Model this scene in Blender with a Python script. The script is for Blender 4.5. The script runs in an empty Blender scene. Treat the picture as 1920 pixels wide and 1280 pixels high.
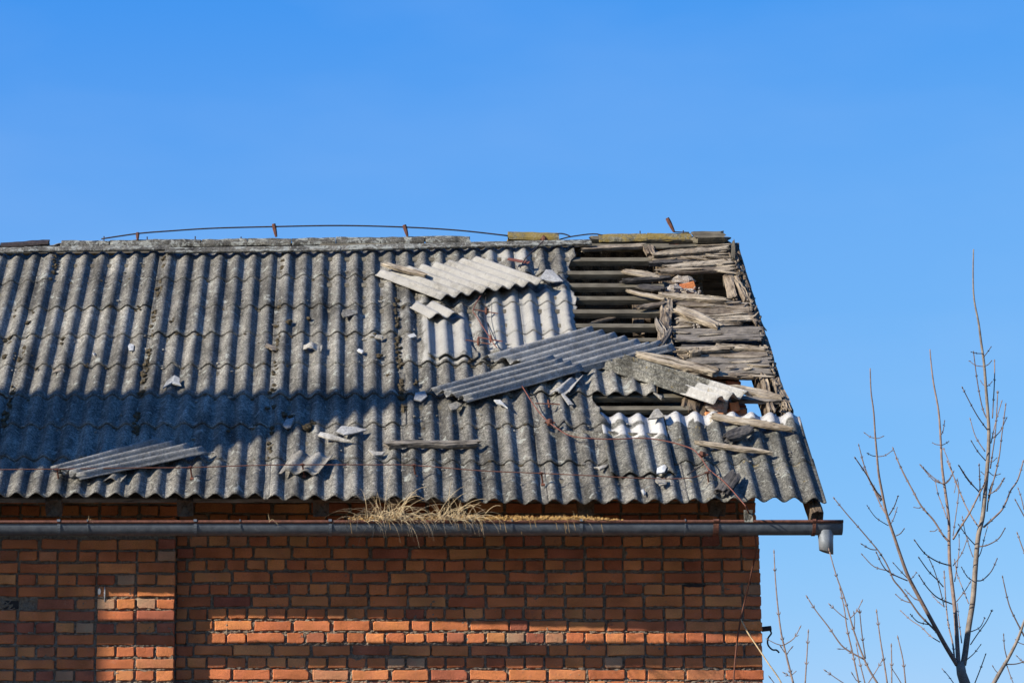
import bpy, math, random
from math import radians, sin, cos, pi, tan
from mathutils import Vector, Matrix, noise
random.seed(7)
SC = bpy.context.scene
COL = SC.collection

# ---------------------------------------------------------------- camera, sky, sun, exposure
PITCH = radians(11.3); FOC = 5000.0; PX = 675.0
CAM = Vector((0, -17.2, 1.6))
cd = bpy.data.cameras.new('camera'); cam = bpy.data.objects.new('camera', cd); COL.objects.link(cam)
cam.location = CAM; cam.rotation_euler = (radians(90) + PITCH, 0, 0)
cd.sensor_width = 36; cd.lens = 36 * FOC / 1920; cd.shift_x = (960 - PX) / 1920
cd.clip_start = .1; cd.clip_end = 4000
SC.camera = cam
SUN = Vector((-2, -1, 1.1)).normalized()
world = bpy.data.worlds.new('World'); SC.world = world; world.use_nodes = True
wn = world.node_tree; bg = wn.nodes['Background']
sky = wn.nodes.new('ShaderNodeTexSky'); sky.sky_type = 'NISHITA'; sky.sun_disc = False
sky.sun_elevation = math.asin(SUN.z); sky.sun_rotation = math.atan2(SUN.x, SUN.y)
sky.altitude = 300; sky.air_density = 1.0; sky.dust_density = 0.35; sky.ozone_density = 2.0
sep = wn.nodes.new('ShaderNodeSeparateColor'); hs = wn.nodes.new('ShaderNodeCombineColor')   # camera response of the clear polarised sky
wn.links.new(sky.outputs[0], sep.inputs[0])
for i_, (A_, g_) in enumerate(((.36 / 1.414, 1.5), (.45 / 1.414, .68), (.70 / 1.414, .18))):
    pw = wn.nodes.new('ShaderNodeMath'); pw.operation = 'POWER'; pw.inputs[1].default_value = g_; wn.links.new(sep.outputs[i_], pw.inputs[0])
    ml = wn.nodes.new('ShaderNodeMath'); ml.operation = 'MULTIPLY'; ml.inputs[1].default_value = A_ * .15 ** (g_ - 1); wn.links.new(pw.outputs[0], ml.inputs[0])
    wn.links.new(ml.outputs[0], hs.inputs[i_])
# faint high wisps
tc = wn.nodes.new('ShaderNodeTexCoord'); mp = wn.nodes.new('ShaderNodeMapping'); mp.inputs['Scale'].default_value = (2.0, 2.0, 6.0)
mp.inputs['Rotation'].default_value = (0, .5, .3)
nz = wn.nodes.new('ShaderNodeTexNoise'); nz.inputs['Scale'].default_value = 3.0; nz.inputs['Detail'].default_value = 4
cr = wn.nodes.new('ShaderNodeValToRGB'); cr.color_ramp.elements[0].position = .48; cr.color_ramp.elements[1].position = .85
cr.color_ramp.elements[1].color = (.10, .10, .10, 1)
wmx = wn.nodes.new('ShaderNodeMix'); wmx.data_type = 'RGBA'
wn.links.new(tc.outputs['Generated'], mp.inputs[0]); wn.links.new(mp.outputs[0], nz.inputs['Vector'])
wn.links.new(nz.outputs['Fac'], cr.inputs[0]); wn.links.new(cr.outputs[0], wmx.inputs['Factor'])
wn.links.new(hs.outputs[0], wmx.inputs['A']); wmx.inputs['B'].default_value = (2.0, 2.5, 3.2, 1)
# thin haze that thickens below about twenty degrees, all the way round
sxyz = wn.nodes.new('ShaderNodeSeparateXYZ'); wn.links.new(tc.outputs['Generated'], sxyz.inputs[0])
mr = wn.nodes.new('ShaderNodeMapRange'); mr.interpolation_type = 'SMOOTHSTEP'
mr.inputs['From Min'].default_value = .36; mr.inputs['From Max'].default_value = .22; mr.inputs['To Min'].default_value = 0; mr.inputs['To Max'].default_value = .095
wn.links.new(sxyz.outputs['Z'], mr.inputs['Value'])
vmx = wn.nodes.new('ShaderNodeMix'); vmx.data_type = 'RGBA'; wn.links.new(mr.outputs[0], vmx.inputs['Factor'])
wn.links.new(wmx.outputs['Result'], vmx.inputs['A']); vmx.inputs['B'].default_value = (2.76, 2.93, 3.3, 1)
wn.links.new(vmx.outputs['Result'], bg.inputs[0])
bg.inputs[1].default_value = 0.15
sd = bpy.data.lights.new('sun', 'SUN'); sd.energy = 5.0; sd.angle = radians(.5); sd.color = (1, .93, .82)
so = bpy.data.objects.new('sun', sd); COL.objects.link(so); so.rotation_euler = SUN.to_track_quat('Z', 'Y').to_euler()
SC.view_settings.view_transform = 'Standard'; SC.view_settings.look = 'None'
SC.view_settings.exposure = 0.95; SC.view_settings.gamma = 1; SC.view_settings.use_curve_mapping = False

# ---------------------------------------------------------------- measuring helpers (photo pixel -> place on a known real plane)
FW = Vector((0, cos(PITCH), sin(PITCH))); UP = Vector((0, -sin(PITCH), cos(PITCH))); XA = Vector((1, 0, 0))
def ray(x, y): return FW + XA * ((x - PX) / FOC) + UP * ((640 - y) / FOC)
def hy(x, y, Y):
    d = ray(x, y); return CAM + d * ((Y - CAM.y) / d.y)
AL = radians(39.5); SV = Vector((0, cos(AL), sin(AL))); NV = Vector((0, -sin(AL), cos(AL)))
E0 = hy(675, 934, -.66); E0.x = 0
def RP(x, y, n=0.0):
    d = ray(x, y); o = E0 + NV * n
    return CAM + d * ((o - CAM).dot(NV) / d.dot(NV))
def RS(x, y, n=0.0):
    P = RP(x, y, n); return P.x, (P - E0).dot(SV)
def R(x, s, n=0.0): return Vector((x, 0, 0)) + E0 + SV * s + NV * n
def n1(a, b=0.0, c=0.0): return noise.noise(Vector((a, b, c)))

# ---------------------------------------------------------------- materials
def mat(name, rough=.85, metal=0.0, spec=.3):
    m = bpy.data.materials.new(name); m.use_nodes = True
    b = m.node_tree.nodes['Principled BSDF']
    b.inputs['Roughness'].default_value = rough; b.inputs['Metallic'].default_value = metal
    b.inputs['Specular IOR Level'].default_value = spec
    return m, m.node_tree, b
class NT:
    def __init__(s, nt): s.nt = nt
    def n(s, t, **kw):
        q = s.nt.nodes.new('ShaderNode' + t)
        for k, v in kw.items():
            if k in q.inputs: q.inputs[k].default_value = v
            else: setattr(q, k, v)
        return q
    def l(s, a, b): s.nt.links.new(a, b)
    def noise(s, vec, scale, detail=4, rough=.6, dist=0.0):
        q = s.n('TexNoise'); q.inputs['Scale'].default_value = scale; q.inputs['Detail'].default_value = detail
        q.inputs['Roughness'].default_value = rough; q.inputs['Distortion'].default_value = dist; s.l(vec, q.inputs['Vector']); return q.outputs['Fac']
    def ramp(s, f, pts):
        q = s.n('ValToRGB'); e = q.color_ramp.elements
        while len(e) < len(pts): e.new(.5)
        for i, (p, c) in enumerate(pts):
            e[i].position = p; e[i].color = (c, c, c, 1) if not isinstance(c, tuple) else (*c, 1)
        s.l(f, q.inputs[0]); return q.outputs[0]
    def mix(s, f, a, b, mode='MIX'):
        q = s.n('Mix', data_type='RGBA', blend_type=mode)
        for v, k in ((f, 'Factor'), (a, 'A'), (b, 'B')):
            if isinstance(v, (int, float)): q.inputs[k].default_value = v
            elif isinstance(v, tuple): q.inputs[k].default_value = (*v, 1)
            else: s.l(v, q.inputs[k])
        return q.outputs['Result']
    def math(s, op, a, b=0.0, clamp=False):
        q = s.n('Math', operation=op, use_clamp=clamp)
        for i, v in enumerate((a, b)):
            if isinstance(v, (int, float)): q.inputs[i].default_value = v
            else: s.l(v, q.inputs[i])
        return q.outputs[0]
    def bump(s, h, dist, strength=1.0, normal=None):
        q = s.n('Bump'); q.inputs['Distance'].default_value = dist; q.inputs['Strength'].default_value = strength
        s.l(h, q.inputs['Height'])
        if normal: s.l(normal, q.inputs['Normal'])
        return q.outputs[0]
    def coord(s, scale=(1, 1, 1), rand=True):
        t = s.n('TexCoord'); m = s.n('Mapping'); m.inputs['Scale'].default_value = scale
        s.l(t.outputs['Object'], m.inputs['Vector'])
        if rand:
            o = s.n('ObjectInfo'); c = s.n('CombineXYZ')
            k = s.math('MULTIPLY', o.outputs['Random'], 37.0); k2 = s.math('MULTIPLY', o.outputs['Random'], 91.0)
            s.l(k, c.inputs[0]); s.l(k2, c.inputs[1]); s.l(k, c.inputs[2]); s.l(c.outputs[0], m.inputs['Location'])
        return m.outputs[0]

def cement(name, dark, light, pale=(.33, .315, .282), lichen=.55, yellow=.62, speck=1.0, stain=1.0):
    m, nt, b = mat(name, .92, spec=.2); g = NT(nt); v = g.coord()
    big = g.noise(v, 3.5, 5, .65); mid = g.noise(v, 22, 5, .7); fine = g.noise(v, 70, 5, .9)
    base = g.mix(g.ramp(big, [(.3, 0.0), (.7, 1.0)]), dark, light)
    base = g.mix(g.ramp(mid, [(.35, 0.0), (.62, .45)]), base, tuple(c * 1.5 for c in light))
    ob = g.n('ObjectInfo')
    ge = g.n('NewGeometry'); mpw = g.n('Mapping'); mpw.inputs['Rotation'].default_value = (-AL, 0, 0); g.l(ge.outputs['Position'], mpw.inputs['Vector'])
    mpw2 = g.n('Mapping'); mpw2.inputs['Scale'].default_value = (9, 1.6, 3); g.l(mpw.outputs[0], mpw2.inputs['Vector'])
    st = g.noise(mpw2.outputs[0], 1.0, 5, .65, .3); wd = g.noise(ge.outputs['Position'], 1.1, 4, .6)
    base = g.mix(stain, base, g.ramp(st, [(.34, .45), (.5, 1.0), (.66, 1.45)]), 'MULTIPLY')
    base = g.mix(stain, base, g.ramp(wd, [(.36, .70), (.6, 1.12)]), 'MULTIPLY')
    tint = g.ramp(ob.outputs['Random'], [(0, .80), (1, 1.12)])
    base = g.mix(1.0, base, tint, 'MULTIPLY')
    at = g.n('Attribute', attribute_name='pale')
    pf = g.math('ADD', at.outputs['Fac'], g.math('MULTIPLY', g.math('SUBTRACT', big, .5), 1.6))
    pf = g.ramp(pf, [(.3, 0.0), (.62, 1.0)])
    pf = g.math('MULTIPLY', pf, g.ramp(at.outputs['Fac'], [(.02, 0.0), (.15, 1.0)]))
    pcol = g.mix(g.ramp(big, [(.35, 0.0), (.7, 1.0)]), tuple(c * .78 for c in pale), pale)
    base = g.mix(pf, base, pcol)
    sp = g.ramp(fine, [(.38, .35), (.5, .85), (.60, 2.0)])
    sp2 = g.mix(g.math('MULTIPLY', g.math('SUBTRACT', 1.0, g.math('MULTIPLY', pf, .8)), .9 * speck), (1, 1, 1), sp)
    base = g.mix(1.0, base, sp2, 'MULTIPLY')
    li = g.noise(v, 13, 6, .75, .6); lm = g.ramp(li, [(lichen + .08, 0.0), (lichen + .13, .8)])
    base = g.mix(lm, base, (.30, .305, .265))
    ye = g.noise(v, 8, 6, .8, .4); ym = g.ramp(ye, [(yellow + .04, 0.0), (yellow + .10, .75)])
    base = g.mix(ym, base, (.23, .16, .035))
    dk = g.noise(v, 9, 5, .7, .3); dm = g.ramp(dk, [(.30, .65), (.40, 0.0)])
    base = g.mix(dm, base, tuple(c * .5 for c in dark))
    sc_ = g.noise(v, 34, 5, .8, 1.2); base = g.mix(g.ramp(sc_, [(.62, 0.0), (.66, .75)]), base, (.33, .33, .30))
    g.l(base, b.inputs['Base Color'])
    n = g.bump(fine, .009, 1.0); n = g.bump(mid, .012, .9, n); g.l(n, b.inputs['Normal'])
    return m
M = {}
M['cement'] = cement('weathered_fibre_cement', (.072, .066, .056), (.176, .164, .138), lichen=.50, yellow=.70)
M['cement_right'] = cement('lichened_fibre_cement', (.062, .059, .050), (.165, .157, .132), pale=(.50, .48, .44), lichen=.53, yellow=.57)
M['cement_pale'] = cement('pale_fibre_cement', (.17, .155, .13), (.28, .26, .22), pale=(.345, .328, .295), lichen=.66, yellow=.72, speck=.5)
M['cement_smooth'] = cement('smooth_grey_fibre_cement', (.19, .185, .175), (.33, .322, .30), lichen=.72, yellow=.75, speck=.45, stain=.25)
M['cement_white'] = cement('white_fibre_cement', (.34, .34, .325), (.44, .44, .42), lichen=.9, yellow=.9, speck=.1)
M['cap'] = cement('lichened_ridge_cement', (.045, .041, .032), (.115, .106, .085), lichen=.43, yellow=.64)
M['cap_yellow'] = cement('yellow_lichened_ridge_cement', (.10, .085, .05), (.19, .17, .11), lichen=.55, yellow=.42)

def wood(name, dark, light, bright, crack=1.0, rel=1.0):
    m, nt, b = mat(name, .9, spec=.15); g = NT(nt); v = g.coord((3, 42, 42)); v2 = g.coord((1, 1, 1)); v3 = g.coord((7, 160, 160))
    gr = g.noise(v, 1.0, 6, .7, .8); bg_ = g.noise(v2, 7, 4, .6); fi = g.noise(v3, 1.0, 4, .7)
    c = g.mix(g.ramp(gr, [(.3, 0.0), (.7, 1.0)]), dark, light)
    c = g.mix(g.ramp(bg_, [(.42, 0.0), (.68, .85)]), c, bright)
    ck = g.ramp(gr, [(.37, .12), (.46, 1.0)]); c = g.mix(crack * .85, c, g.mix(1.0, c, ck, 'MULTIPLY'))
    c = g.mix(.7, c, g.mix(1.0, c, g.ramp(fi, [(.35, .55), (.6, 1.15)]), 'MULTIPLY'))
    g.l(c, b.inputs['Base Color'])
    n = g.bump(gr, .012 * rel, .9); n = g.bump(fi, .004 * rel, .8, n); g.l(n, b.inputs['Normal'])
    return m
M['rot'] = wood('rotten_weathered_wood', (.06, .042, .029), (.20, .158, .115), (.34, .28, .205))
M['rot_light'] = wood('bleached_rotten_wood', (.13, .095, .062), (.33, .27, .195), (.46, .39, .29))
M['rot_grey'] = wood('silver_grey_wood', (.075, .064, .052), (.19, .165, .135), (.26, .225, .185), rel=.7)
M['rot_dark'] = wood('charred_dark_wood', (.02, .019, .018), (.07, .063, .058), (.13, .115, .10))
M['batten'] = wood('olive_grey_batten_wood', (.06, .050, .035), (.125, .108, .076), (.16, .14, .10), crack=.4, rel=.3)
M['rafter'] = wood('old_brown_rafter_wood', (.05, .036, .024), (.13, .095, .065), (.16, .12, .08), crack=.7)

def brick_mat():
    m, nt, b = mat('fired_clay_brick', .88, spec=.2); g = NT(nt); v = g.coord()
    o = g.n('ObjectInfo'); r = o.outputs['Random']
    base = g.ramp(r, [(0, (.34, .092, .038)), (.14, (.56, .185, .062)), (.3, (.42, .122, .046)), (.45, (.62, .23, .074)), (.6, (.49, .146, .055)), (.74, (.60, .255, .09)), (.86, (.28, .082, .05)), (.96, (.58, .19, .066)), (.995, (.38, .25, .15))])
    big = g.noise(v, 14, 4, .6); fi = g.noise(v, 220, 3, .7); mid = g.noise(v, 50, 4, .7)
    c = g.mix(g.ramp(big, [(.35, 0.0), (.75, .55)]), base, (.28, .085, .05))
    c = g.mix(.8, c, g.mix(1.0, c, g.ramp(fi, [(.32, .6), (.68, 1.35)]), 'MULTIPLY'))
    tp = g.noise(v, 7, 3, .5); c = g.mix(1.0, c, g.ramp(tp, [(.35, .72), (.65, 1.15)]), 'MULTIPLY')
    c = g.mix(g.ramp(mid, [(.62, 0.0), (.72, .3)]), c, (.40, .29, .21))
    dk = g.noise(v, 6, 4, .7); c = g.mix(g.ramp(dk, [(.66, 0.0), (.76, .75)]), c, (.06, .045, .04))
    g.l(c, b.inputs['Base Color'])
    n = g.bump(fi, .003, .9); n = g.bump(mid, .005, .8, n); g.l(n, b.inputs['Normal']); return m
M['brick'] = brick_mat()
def simple(name, c1, c2, scale=30, rough=.85, metal=0.0, bump=.004, c3=None, t3=.6):
    m, nt, b = mat(name, rough, metal); g = NT(nt); v = g.coord(rand=False)
    f = g.noise(v, scale, 6, .7); c = g.mix(g.ramp(f, [(.35, 0.0), (.65, 1.0)]), c1, c2)
    if c3: c = g.mix(g.ramp(g.noise(v, scale * .3, 5, .7), [(t3, 0.0), (t3 + .08, .9)]), c, c3)
    g.l(c, b.inputs['Base Color']); f2 = g.noise(v, scale * 4, 4, .7)
    n = g.bump(f2, bump, .8); n = g.bump(f, bump * 1.5, .6, n); g.l(n, b.inputs['Normal']); return m
M['mortar'] = simple('rough_lime_mortar', (.165, .122, .087), (.40, .32, .235), 60, .95, bump=.010)
M['mortar_pale'] = simple('crumbling_pale_mortar', (.28, .235, .19), (.45, .40, .34), 25, .95, bump=.012)
M['zinc'] = simple('weathered_zinc', (.07, .08, .094), (.12, .135, .15), 18, .55, .35, .001, (.24, .25, .25), .66)
M['zinc_pale'] = simple('pale_galvanised_zinc', (.13, .145, .16), (.24, .26, .28), 14, .5, .3, .001)
M['rust'] = simple('brown_rust', (.065, .027, .018), (.15, .06, .037), 40, .85, .1, .002)
M['rust_red'] = simple('red_brown_rust', (.11, .036, .026), (.17, .065, .042), 40, .8, .1, .001)
M['iron'] = simple('dark_iron', (.02, .018, .018), (.06, .045, .04), 40, .7, .4, .001)
M['moss'] = simple('dry_brown_moss', (.045, .034, .02), (.13, .10, .055), 120, 1.0, bump=.006)
M['straw'] = simple('dry_straw', (.30, .215, .11), (.54, .42, .25), 40, .8)
M['sedum'] = simple('orange_dry_moss', (.26, .14, .04), (.50, .32, .12), 60, .9)
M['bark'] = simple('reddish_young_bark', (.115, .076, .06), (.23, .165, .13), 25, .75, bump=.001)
M['bark_dark'] = simple('dark_brown_bark', (.06, .04, .033), (.13, .09, .07), 25, .75, bump=.001)  # darker brown bark for part of the twigs
M['trunk'] = simple('smooth_grey_brown_bark', (.09, .07, .055), (.22, .18, .14), 14, .7, bump=.002)
M['plaster'] = simple('grey_render', (.30, .28, .25), (.42, .40, .36), 6, .95)
M['tile'] = simple('brown_roof_tile', (.13, .06, .04), (.20, .10, .07), 9, .9)
M['grass'] = simple('winter_grass', (.085, .075, .045), (.15, .13, .085), 2.5, 1.0, bump=.03)
M['void'] = simple('hollow_shade_black', (.015, .013, .012), (.03, .026, .024), 30)  # near black that stands for the shade inside hollows
M['dropping'] = simple('white_dropping', (.3, .3, .3), (.42, .42, .41), 30)
M['yellow_plastic'] = simple('bare_brick_red', (.40, .11, .05), (.50, .17, .08), 30)

# ---------------------------------------------------------------- object helpers
WM = {}
def mesh(name, V, F, m, smooth=False):
    me = bpy.data.meshes.new(name); me.from_pydata([tuple(v) for v in V], [], F); me.materials.append(m)
    if smooth: me.polygons.foreach_set('use_smooth', [True] * len(me.polygons))
    me.update(); return me
def link(name, me, mw=None, parent=None, **props):
    o = bpy.data.objects.new(name, me); COL.objects.link(o); mw = mw or Matrix()
    WM[o] = mw
    if parent is not None:
        o.parent = parent; o.matrix_basis = WM[parent].inverted() @ mw
    else: o.matrix_basis = mw
    for k, v in props.items(): o[k] = v
    return o
def empty(name, loc, **props): return link(name, None, Matrix.Translation(loc), None, **props)
def wobj(name, V, F, m, parent=None, smooth=False, origin=None, **props):
    """mesh given in world coordinates; its origin is put at its own centre"""
    V = [Vector(v) for v in V]
    if origin is None:
        origin = sum(V, Vector()) / len(V)
    me = mesh(name, [v - origin for v in V], F, m, smooth)
    return link(name, me, Matrix.Translation(origin), parent, **props)
def frame(p, xdir, up):
    x = xdir.normalized(); z = (up - x * up.dot(x)).normalized(); y = z.cross(x)
    return Matrix(((x.x, y.x, z.x, p.x), (x.y, y.y, z.y, p.y), (x.z, y.z, z.z, p.z), (0, 0, 0, 1)))
def tube(pts, rad, sides=6, cap=True):
    V = []; F = []; n = len(pts); up = Vector((.13, .9, .31)).normalized()
    for i, p in enumerate(pts):
        t = (pts[min(i + 1, n - 1)] - pts[max(i - 1, 0)]).normalized()
        a = t.cross(up).normalized(); b = t.cross(a)
        r = rad[i] if hasattr(rad, '__len__') else rad
        for k in range(sides): V.append(p + (a * cos(2 * pi * k / sides) + b * sin(2 * pi * k / sides)) * r)
    for i in range(n - 1):
        for k in range(sides): F.append((i * sides + k, i * sides + (k + 1) % sides, (i + 1) * sides + (k + 1) % sides, (i + 1) * sides + k))
    if cap: F.append(tuple(range(sides))[::-1]); F.append(tuple((n - 1) * sides + k for k in range(sides)))
    return V, F
def join(parts):
    V = []; F = []
    for v, f in parts:
        o = len(V); V += list(v); F += [tuple(i + o for i in q) for q in f]
    return V, F
def smoothline(pts, sub=5):
    out = []; n = len(pts)
    for i in range(n - 1):
        p0 = pts[max(i - 1, 0)]; p1 = pts[i]; p2 = pts[i + 1]; p3 = pts[min(i + 2, n - 1)]
        for k in range(sub):
            t = k / sub
            out.append(.5 * ((2 * p1) + (p2 - p0) * t + (2 * p0 - 5 * p1 + 4 * p2 - p3) * t * t + (3 * p1 - p0 - 3 * p2 + p3) * t ** 3))
    out.append(pts[-1].copy()); return out
def boxm(lx, ly, lz):
    V = [(x, y, z) for x in (-lx / 2, lx / 2) for y in (-ly / 2, ly / 2) for z in (-lz / 2, lz / 2)]
    return V, [(0, 1, 3, 2), (4, 6, 7, 5), (0, 4, 5, 1), (2, 3, 7, 6), (0, 2, 6, 4), (1, 5, 7, 3)]
def boxw(x0, x1, y0, y1, z0, z1):
    V, F = boxm(x1 - x0, y1 - y0, z1 - z0); c = Vector(((x0 + x1) / 2, (y0 + y1) / 2, (z0 + z1) / 2))
    return [Vector(v) + c for v in V], F

# ---------------------------------------------------------------- ground
g = []
N_ = 60
for i in range(N_ + 1):
    for j in range(N_ + 1):
        u = (i / N_ * 2 - 1); v = (j / N_ * 2 - 1)
        x = math.copysign(abs(u) ** 3, u) * 1500; y = math.copysign(abs(v) ** 3, v) * 1500
        d = math.hypot(x, y); g.append((x, y, (-.02 + .03 * n1(x * .4, y * .4)) if d < 60 else -.02 + n1(x * .004, y * .004) * 2 * min(1, (d - 60) / 500)))
gf = [(i * (N_ + 1) + j, (i + 1) * (N_ + 1) + j, (i + 1) * (N_ + 1) + j + 1, i * (N_ + 1) + j + 1) for i in range(N_) for j in range(N_)]
link('ground', mesh('ground', g, gf, M['grass'], True), kind='structure')

# neighbouring tall house on the left (just outside the picture; it throws the shade band over roof and wall)
avec = Vector((0, 0, 1)).cross(SUN).normalized(); bvec = SUN.cross(avec)
P0 = avec * .03 + bvec * 4.70 + SUN * 11.5
nb = empty('neighbouring_house', (P0.x - 4, P0.y + 4, 0), label='tall grey rendered house with a steep brown roof, standing left of the brick building', category='house')
prof = [(0, 0), (.157, -.55), (.28, -1.51), (.436, -1.87), (.74, -2.39)]
cs = [(P0.y + a, P0.z + b) for a, b in prof] + [(P0.y + 2.6, P0.z - 3.4), (P0.y + 2.75, P0.z - 3.2)]
x0, x1 = P0.x - 8, P0.x
V = [Vector((x, y, z)) for x in (x0, x1) for y, z in cs]; n = len(cs)
F = [(i, (i + 1) % n, n + (i + 1) % n, n + i) for i in range(n)] + [tuple(range(n))[::-1], tuple(range(n, 2 * n))]
wobj('roof', V, F, M['tile'], nb)
cw = [(P0.y + .72, 0), (P0.y + .72, P0.z - 2.37), (P0.y + 1.2, P0.z - 1.9), (P0.y + 2.4, P0.z - 3.1), (P0.y + 2.4, 0)]
V = [Vector((x, y, z)) for x in (x0 + .05, x1 - .02) for y, z in cw]; n = len(cw)
F = [(i, (i + 1) % n, n + (i + 1) % n, n + i) for i in range(n)] + [tuple(range(n))[::-1], tuple(range(n, 2 * n))]
wobj('wall', V, F, M['plaster'], nb)

# ---------------------------------------------------------------- the brick building
XC = hy(1424, 1010, 0).x                      # right corner of the wall
XL = -4.6                                     # left end
bld = empty('brick_building', ((XL + XC) / 2, 2.0, 0), label='old red brick building with collapsing grey corrugated roof and bare battens', category='building')

# brick meshes
def brick_mesh(L, H, seed, D=.06):
    rnd = random.Random(seed); V = []; F = []
    chip = [rnd.uniform(.0015, .006) if rnd.random() < .76 else rnd.uniform(.008, .020) for _ in range(4)]
    out = []
    cx = [(-1, -1), (1, -1), (1, 1), (-1, 1)]
    for k, (sx, sz) in enumerate(cx):
        c = chip[k]; X = sx * L / 2 + rnd.uniform(-.002, .002); Z = sz * H / 2 + rnd.uniform(-.0015, .0015)
        a = (X - sx * c, Z); b = (X, Z - sz * c * .8)
        out += [a, b] if (k % 2 == 1) == (sx * sz < 0) and False else ([b, a] if k in (0, 2) else [a, b])
        if k < 4:
            nx, nz_ = cx[(k + 1) % 4]
            m_ = 2 if L > .15 and k in (0, 2) else 1
            for t in range(1, m_ + 1):
                f = t / (m_ + 1)
                px = (X * (1 - f) + nx * L / 2 * f); pz = (Z * (1 - f) + nz_ * H / 2 * f)
                if k % 2 == 0: pz += rnd.uniform(-.0045, .0015) * sz
                else: px += rnd.uniform(-.002, .001) * sx
                out.append((px, pz))
    n = len(out)
    for (x, z) in out: V.append((x, D, z))
    for (x, z) in out: V.append((x, .004, z))
    for (x, z) in out:
        q = rnd.uniform(.003, .005); V.append((x - math.copysign(q, x), rnd.uniform(-.0012, .0008), z - math.copysign(q, z)))
    V.append((rnd.uniform(-.01, .01), -.001, 0))
    for r in range(2):
        for i in range(n): F.append((r * n + i, r * n + (i + 1) % n, (r + 1) * n + (i + 1) % n, (r + 1) * n + i))
    for i in range(n): F.append((2 * n + i, 2 * n + (i + 1) % n, 3 * n))
    return V, F
HM = [mesh('header_brick', *brick_mesh(.113, .0645, 100 + i), M['brick']) for i in range(12)]
SM = [mesh('stretcher_brick', *brick_mesh(.239, .0645, 200 + i), M['brick']) for i in range(10)]
HR = [brick_mesh(.113, .0645, 100 + i) for i in range(12)]; SR = [brick_mesh(.239, .0645, 200 + i) for i in range(10)]

zt = hy(675, 1014, 0).z; zb = hy(675, 1264.5, 0).z; DZ = (zt - zb) / 11
ztp = hy(200, 1019, -.12).z; zbp = hy(200, 1266.5, -.12).z; DZP = (ztp - zbp) / 11
XP = hy(327, 1150, -.12).x                    # right edge of the pilaster
# mortar faces with real roughness
def mortar_sheet(x0, x1, z0, z1, y, step, seed, par, name='wall', fine_z=None):
    nx = int((x1 - x0) / step); nz_ = int((z1 - z0) / step); V = []
    for j in range(nz_ + 1):
        for i in range(nx + 1):
            x = x0 + (x1 - x0) * i / nx; z = z0 + (z1 - z0) * j / nz_
            d = n1(x * 18, z * 18, seed) * .012 + n1(x * 60, z * 60, seed + 3) * .014
            V.append(Vector((x, y - d, z)))
    F = [(j * (nx + 1) + i, j * (nx + 1) + i + 1, (j + 1) * (nx + 1) + i + 1, (j + 1) * (nx + 1) + i) for j in range(nz_) for i in range(nx)]
    return V, F
ZT = 4.36
ZF = zt + DZ * .62
V1, F1 = join([mortar_sheet(XP - .02, XC - .004, 2.75, ZF, .013, .009, 1, None), mortar_sheet(XL, XC - .004, ZF, ZT, .134, .02, 2, None)])
V2, F2 = join([boxw(XL, XC - .004, .03, .36, 0, ZF), boxw(XL, XC - .004, .16, .36, ZF + .001, ZT - .02)])
V2b, F2b = boxw(XP - .02, XC - .004, .012, .04, 0, 2.75)
wall = wobj('wall', *join([(V1, F1), (V2, F2), (V2b, F2b)]), M['mortar'], bld)
V1, F1 = join([mortar_sheet(XL, XP - .006, 2.75, ZF, -.107, .010, 5, None), mortar_sheet(XL, XP - .006, ZF, ZT - .12, .013, .02, 6, None)])
V2, F2 = join([boxw(XL, XP - .005, -.1, .029, 0, ZF), boxw(XL, XP - .005, .03, .128, ZF + .001, ZT - .13)])
V2b, F2b = boxw(XL, XP - .005, -.108, -.09, 0, 2.75)
pil = wobj('pilaster', *join([(V1, F1), (V2, F2), (V2b, F2b)]), M['mortar'], bld)

slots = []   # (x, y, z, kind, parent)
rb = random.Random(3)
def course(z, x0, x1, kind, y, par, anchor, vis):
    w = .240 if kind == 'S' else .1145; p = .2515 if kind == 'S' else .1262
    x = x1
    first = True
    while x - x0 > .04:
        W = w
        K = kind
        if first and kind == 'H': W, K = .113, 'H'
        if first and anchor == 'closer' and kind == 'S': W, K = .113, 'H'
        elif K == 'S' and rb.random() < .10: W, K = .113, 'H'
        elif K == 'H' and rb.random() < .03: W, K = .239, 'S'
        if x - W < x0: 
            if x - x0 < .04: break
            W = x - x0; K = 'H' if W < .15 else 'S'
        slots.append((x - W / 2, y, z, K, W, par, vis)); first = False
        x -= W + rb.uniform(.010, .0165)
for k in range(-6, 48):
    z = zt - DZ * k
    if z < .03 or z > ZT - .04: continue
    course(z, XP + .005, XC, 'H' if k % 2 == 0 else 'S', 0 if k >= 0 else .12, wall, 'closer' if k % 4 == 1 else '', 0 <= k <= 11)
for k in range(-6, 48):
    z = ztp - DZP * k
    if z < .03 or z > ZT - .17: continue
    course(z, XL, XP, 'S' if k % 2 == 0 else 'H', -.12 if k >= 0 else 0, pil, '', 0 <= k <= 11)
def proj(P):
    d = P - CAM; f = d.dot(FW); return PX + d.x / f * FOC, 640 - d.dot(UP) / f * FOC
cand = []
for i, s in enumerate(slots):
    px, py = proj(Vector(s[:3]))
    if s[6] and -20 < px < 1440 and 1005 < py < 1290: cand.append((-(s[4]) if True else 0, i))
VH1 = hy(20, 1133, -.12); VH2 = hy(1301, 1098, 0)
cand.sort(); chosen = set(i for _, i in cand[:284])
rest = {wall: [], pil: []}
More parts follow.
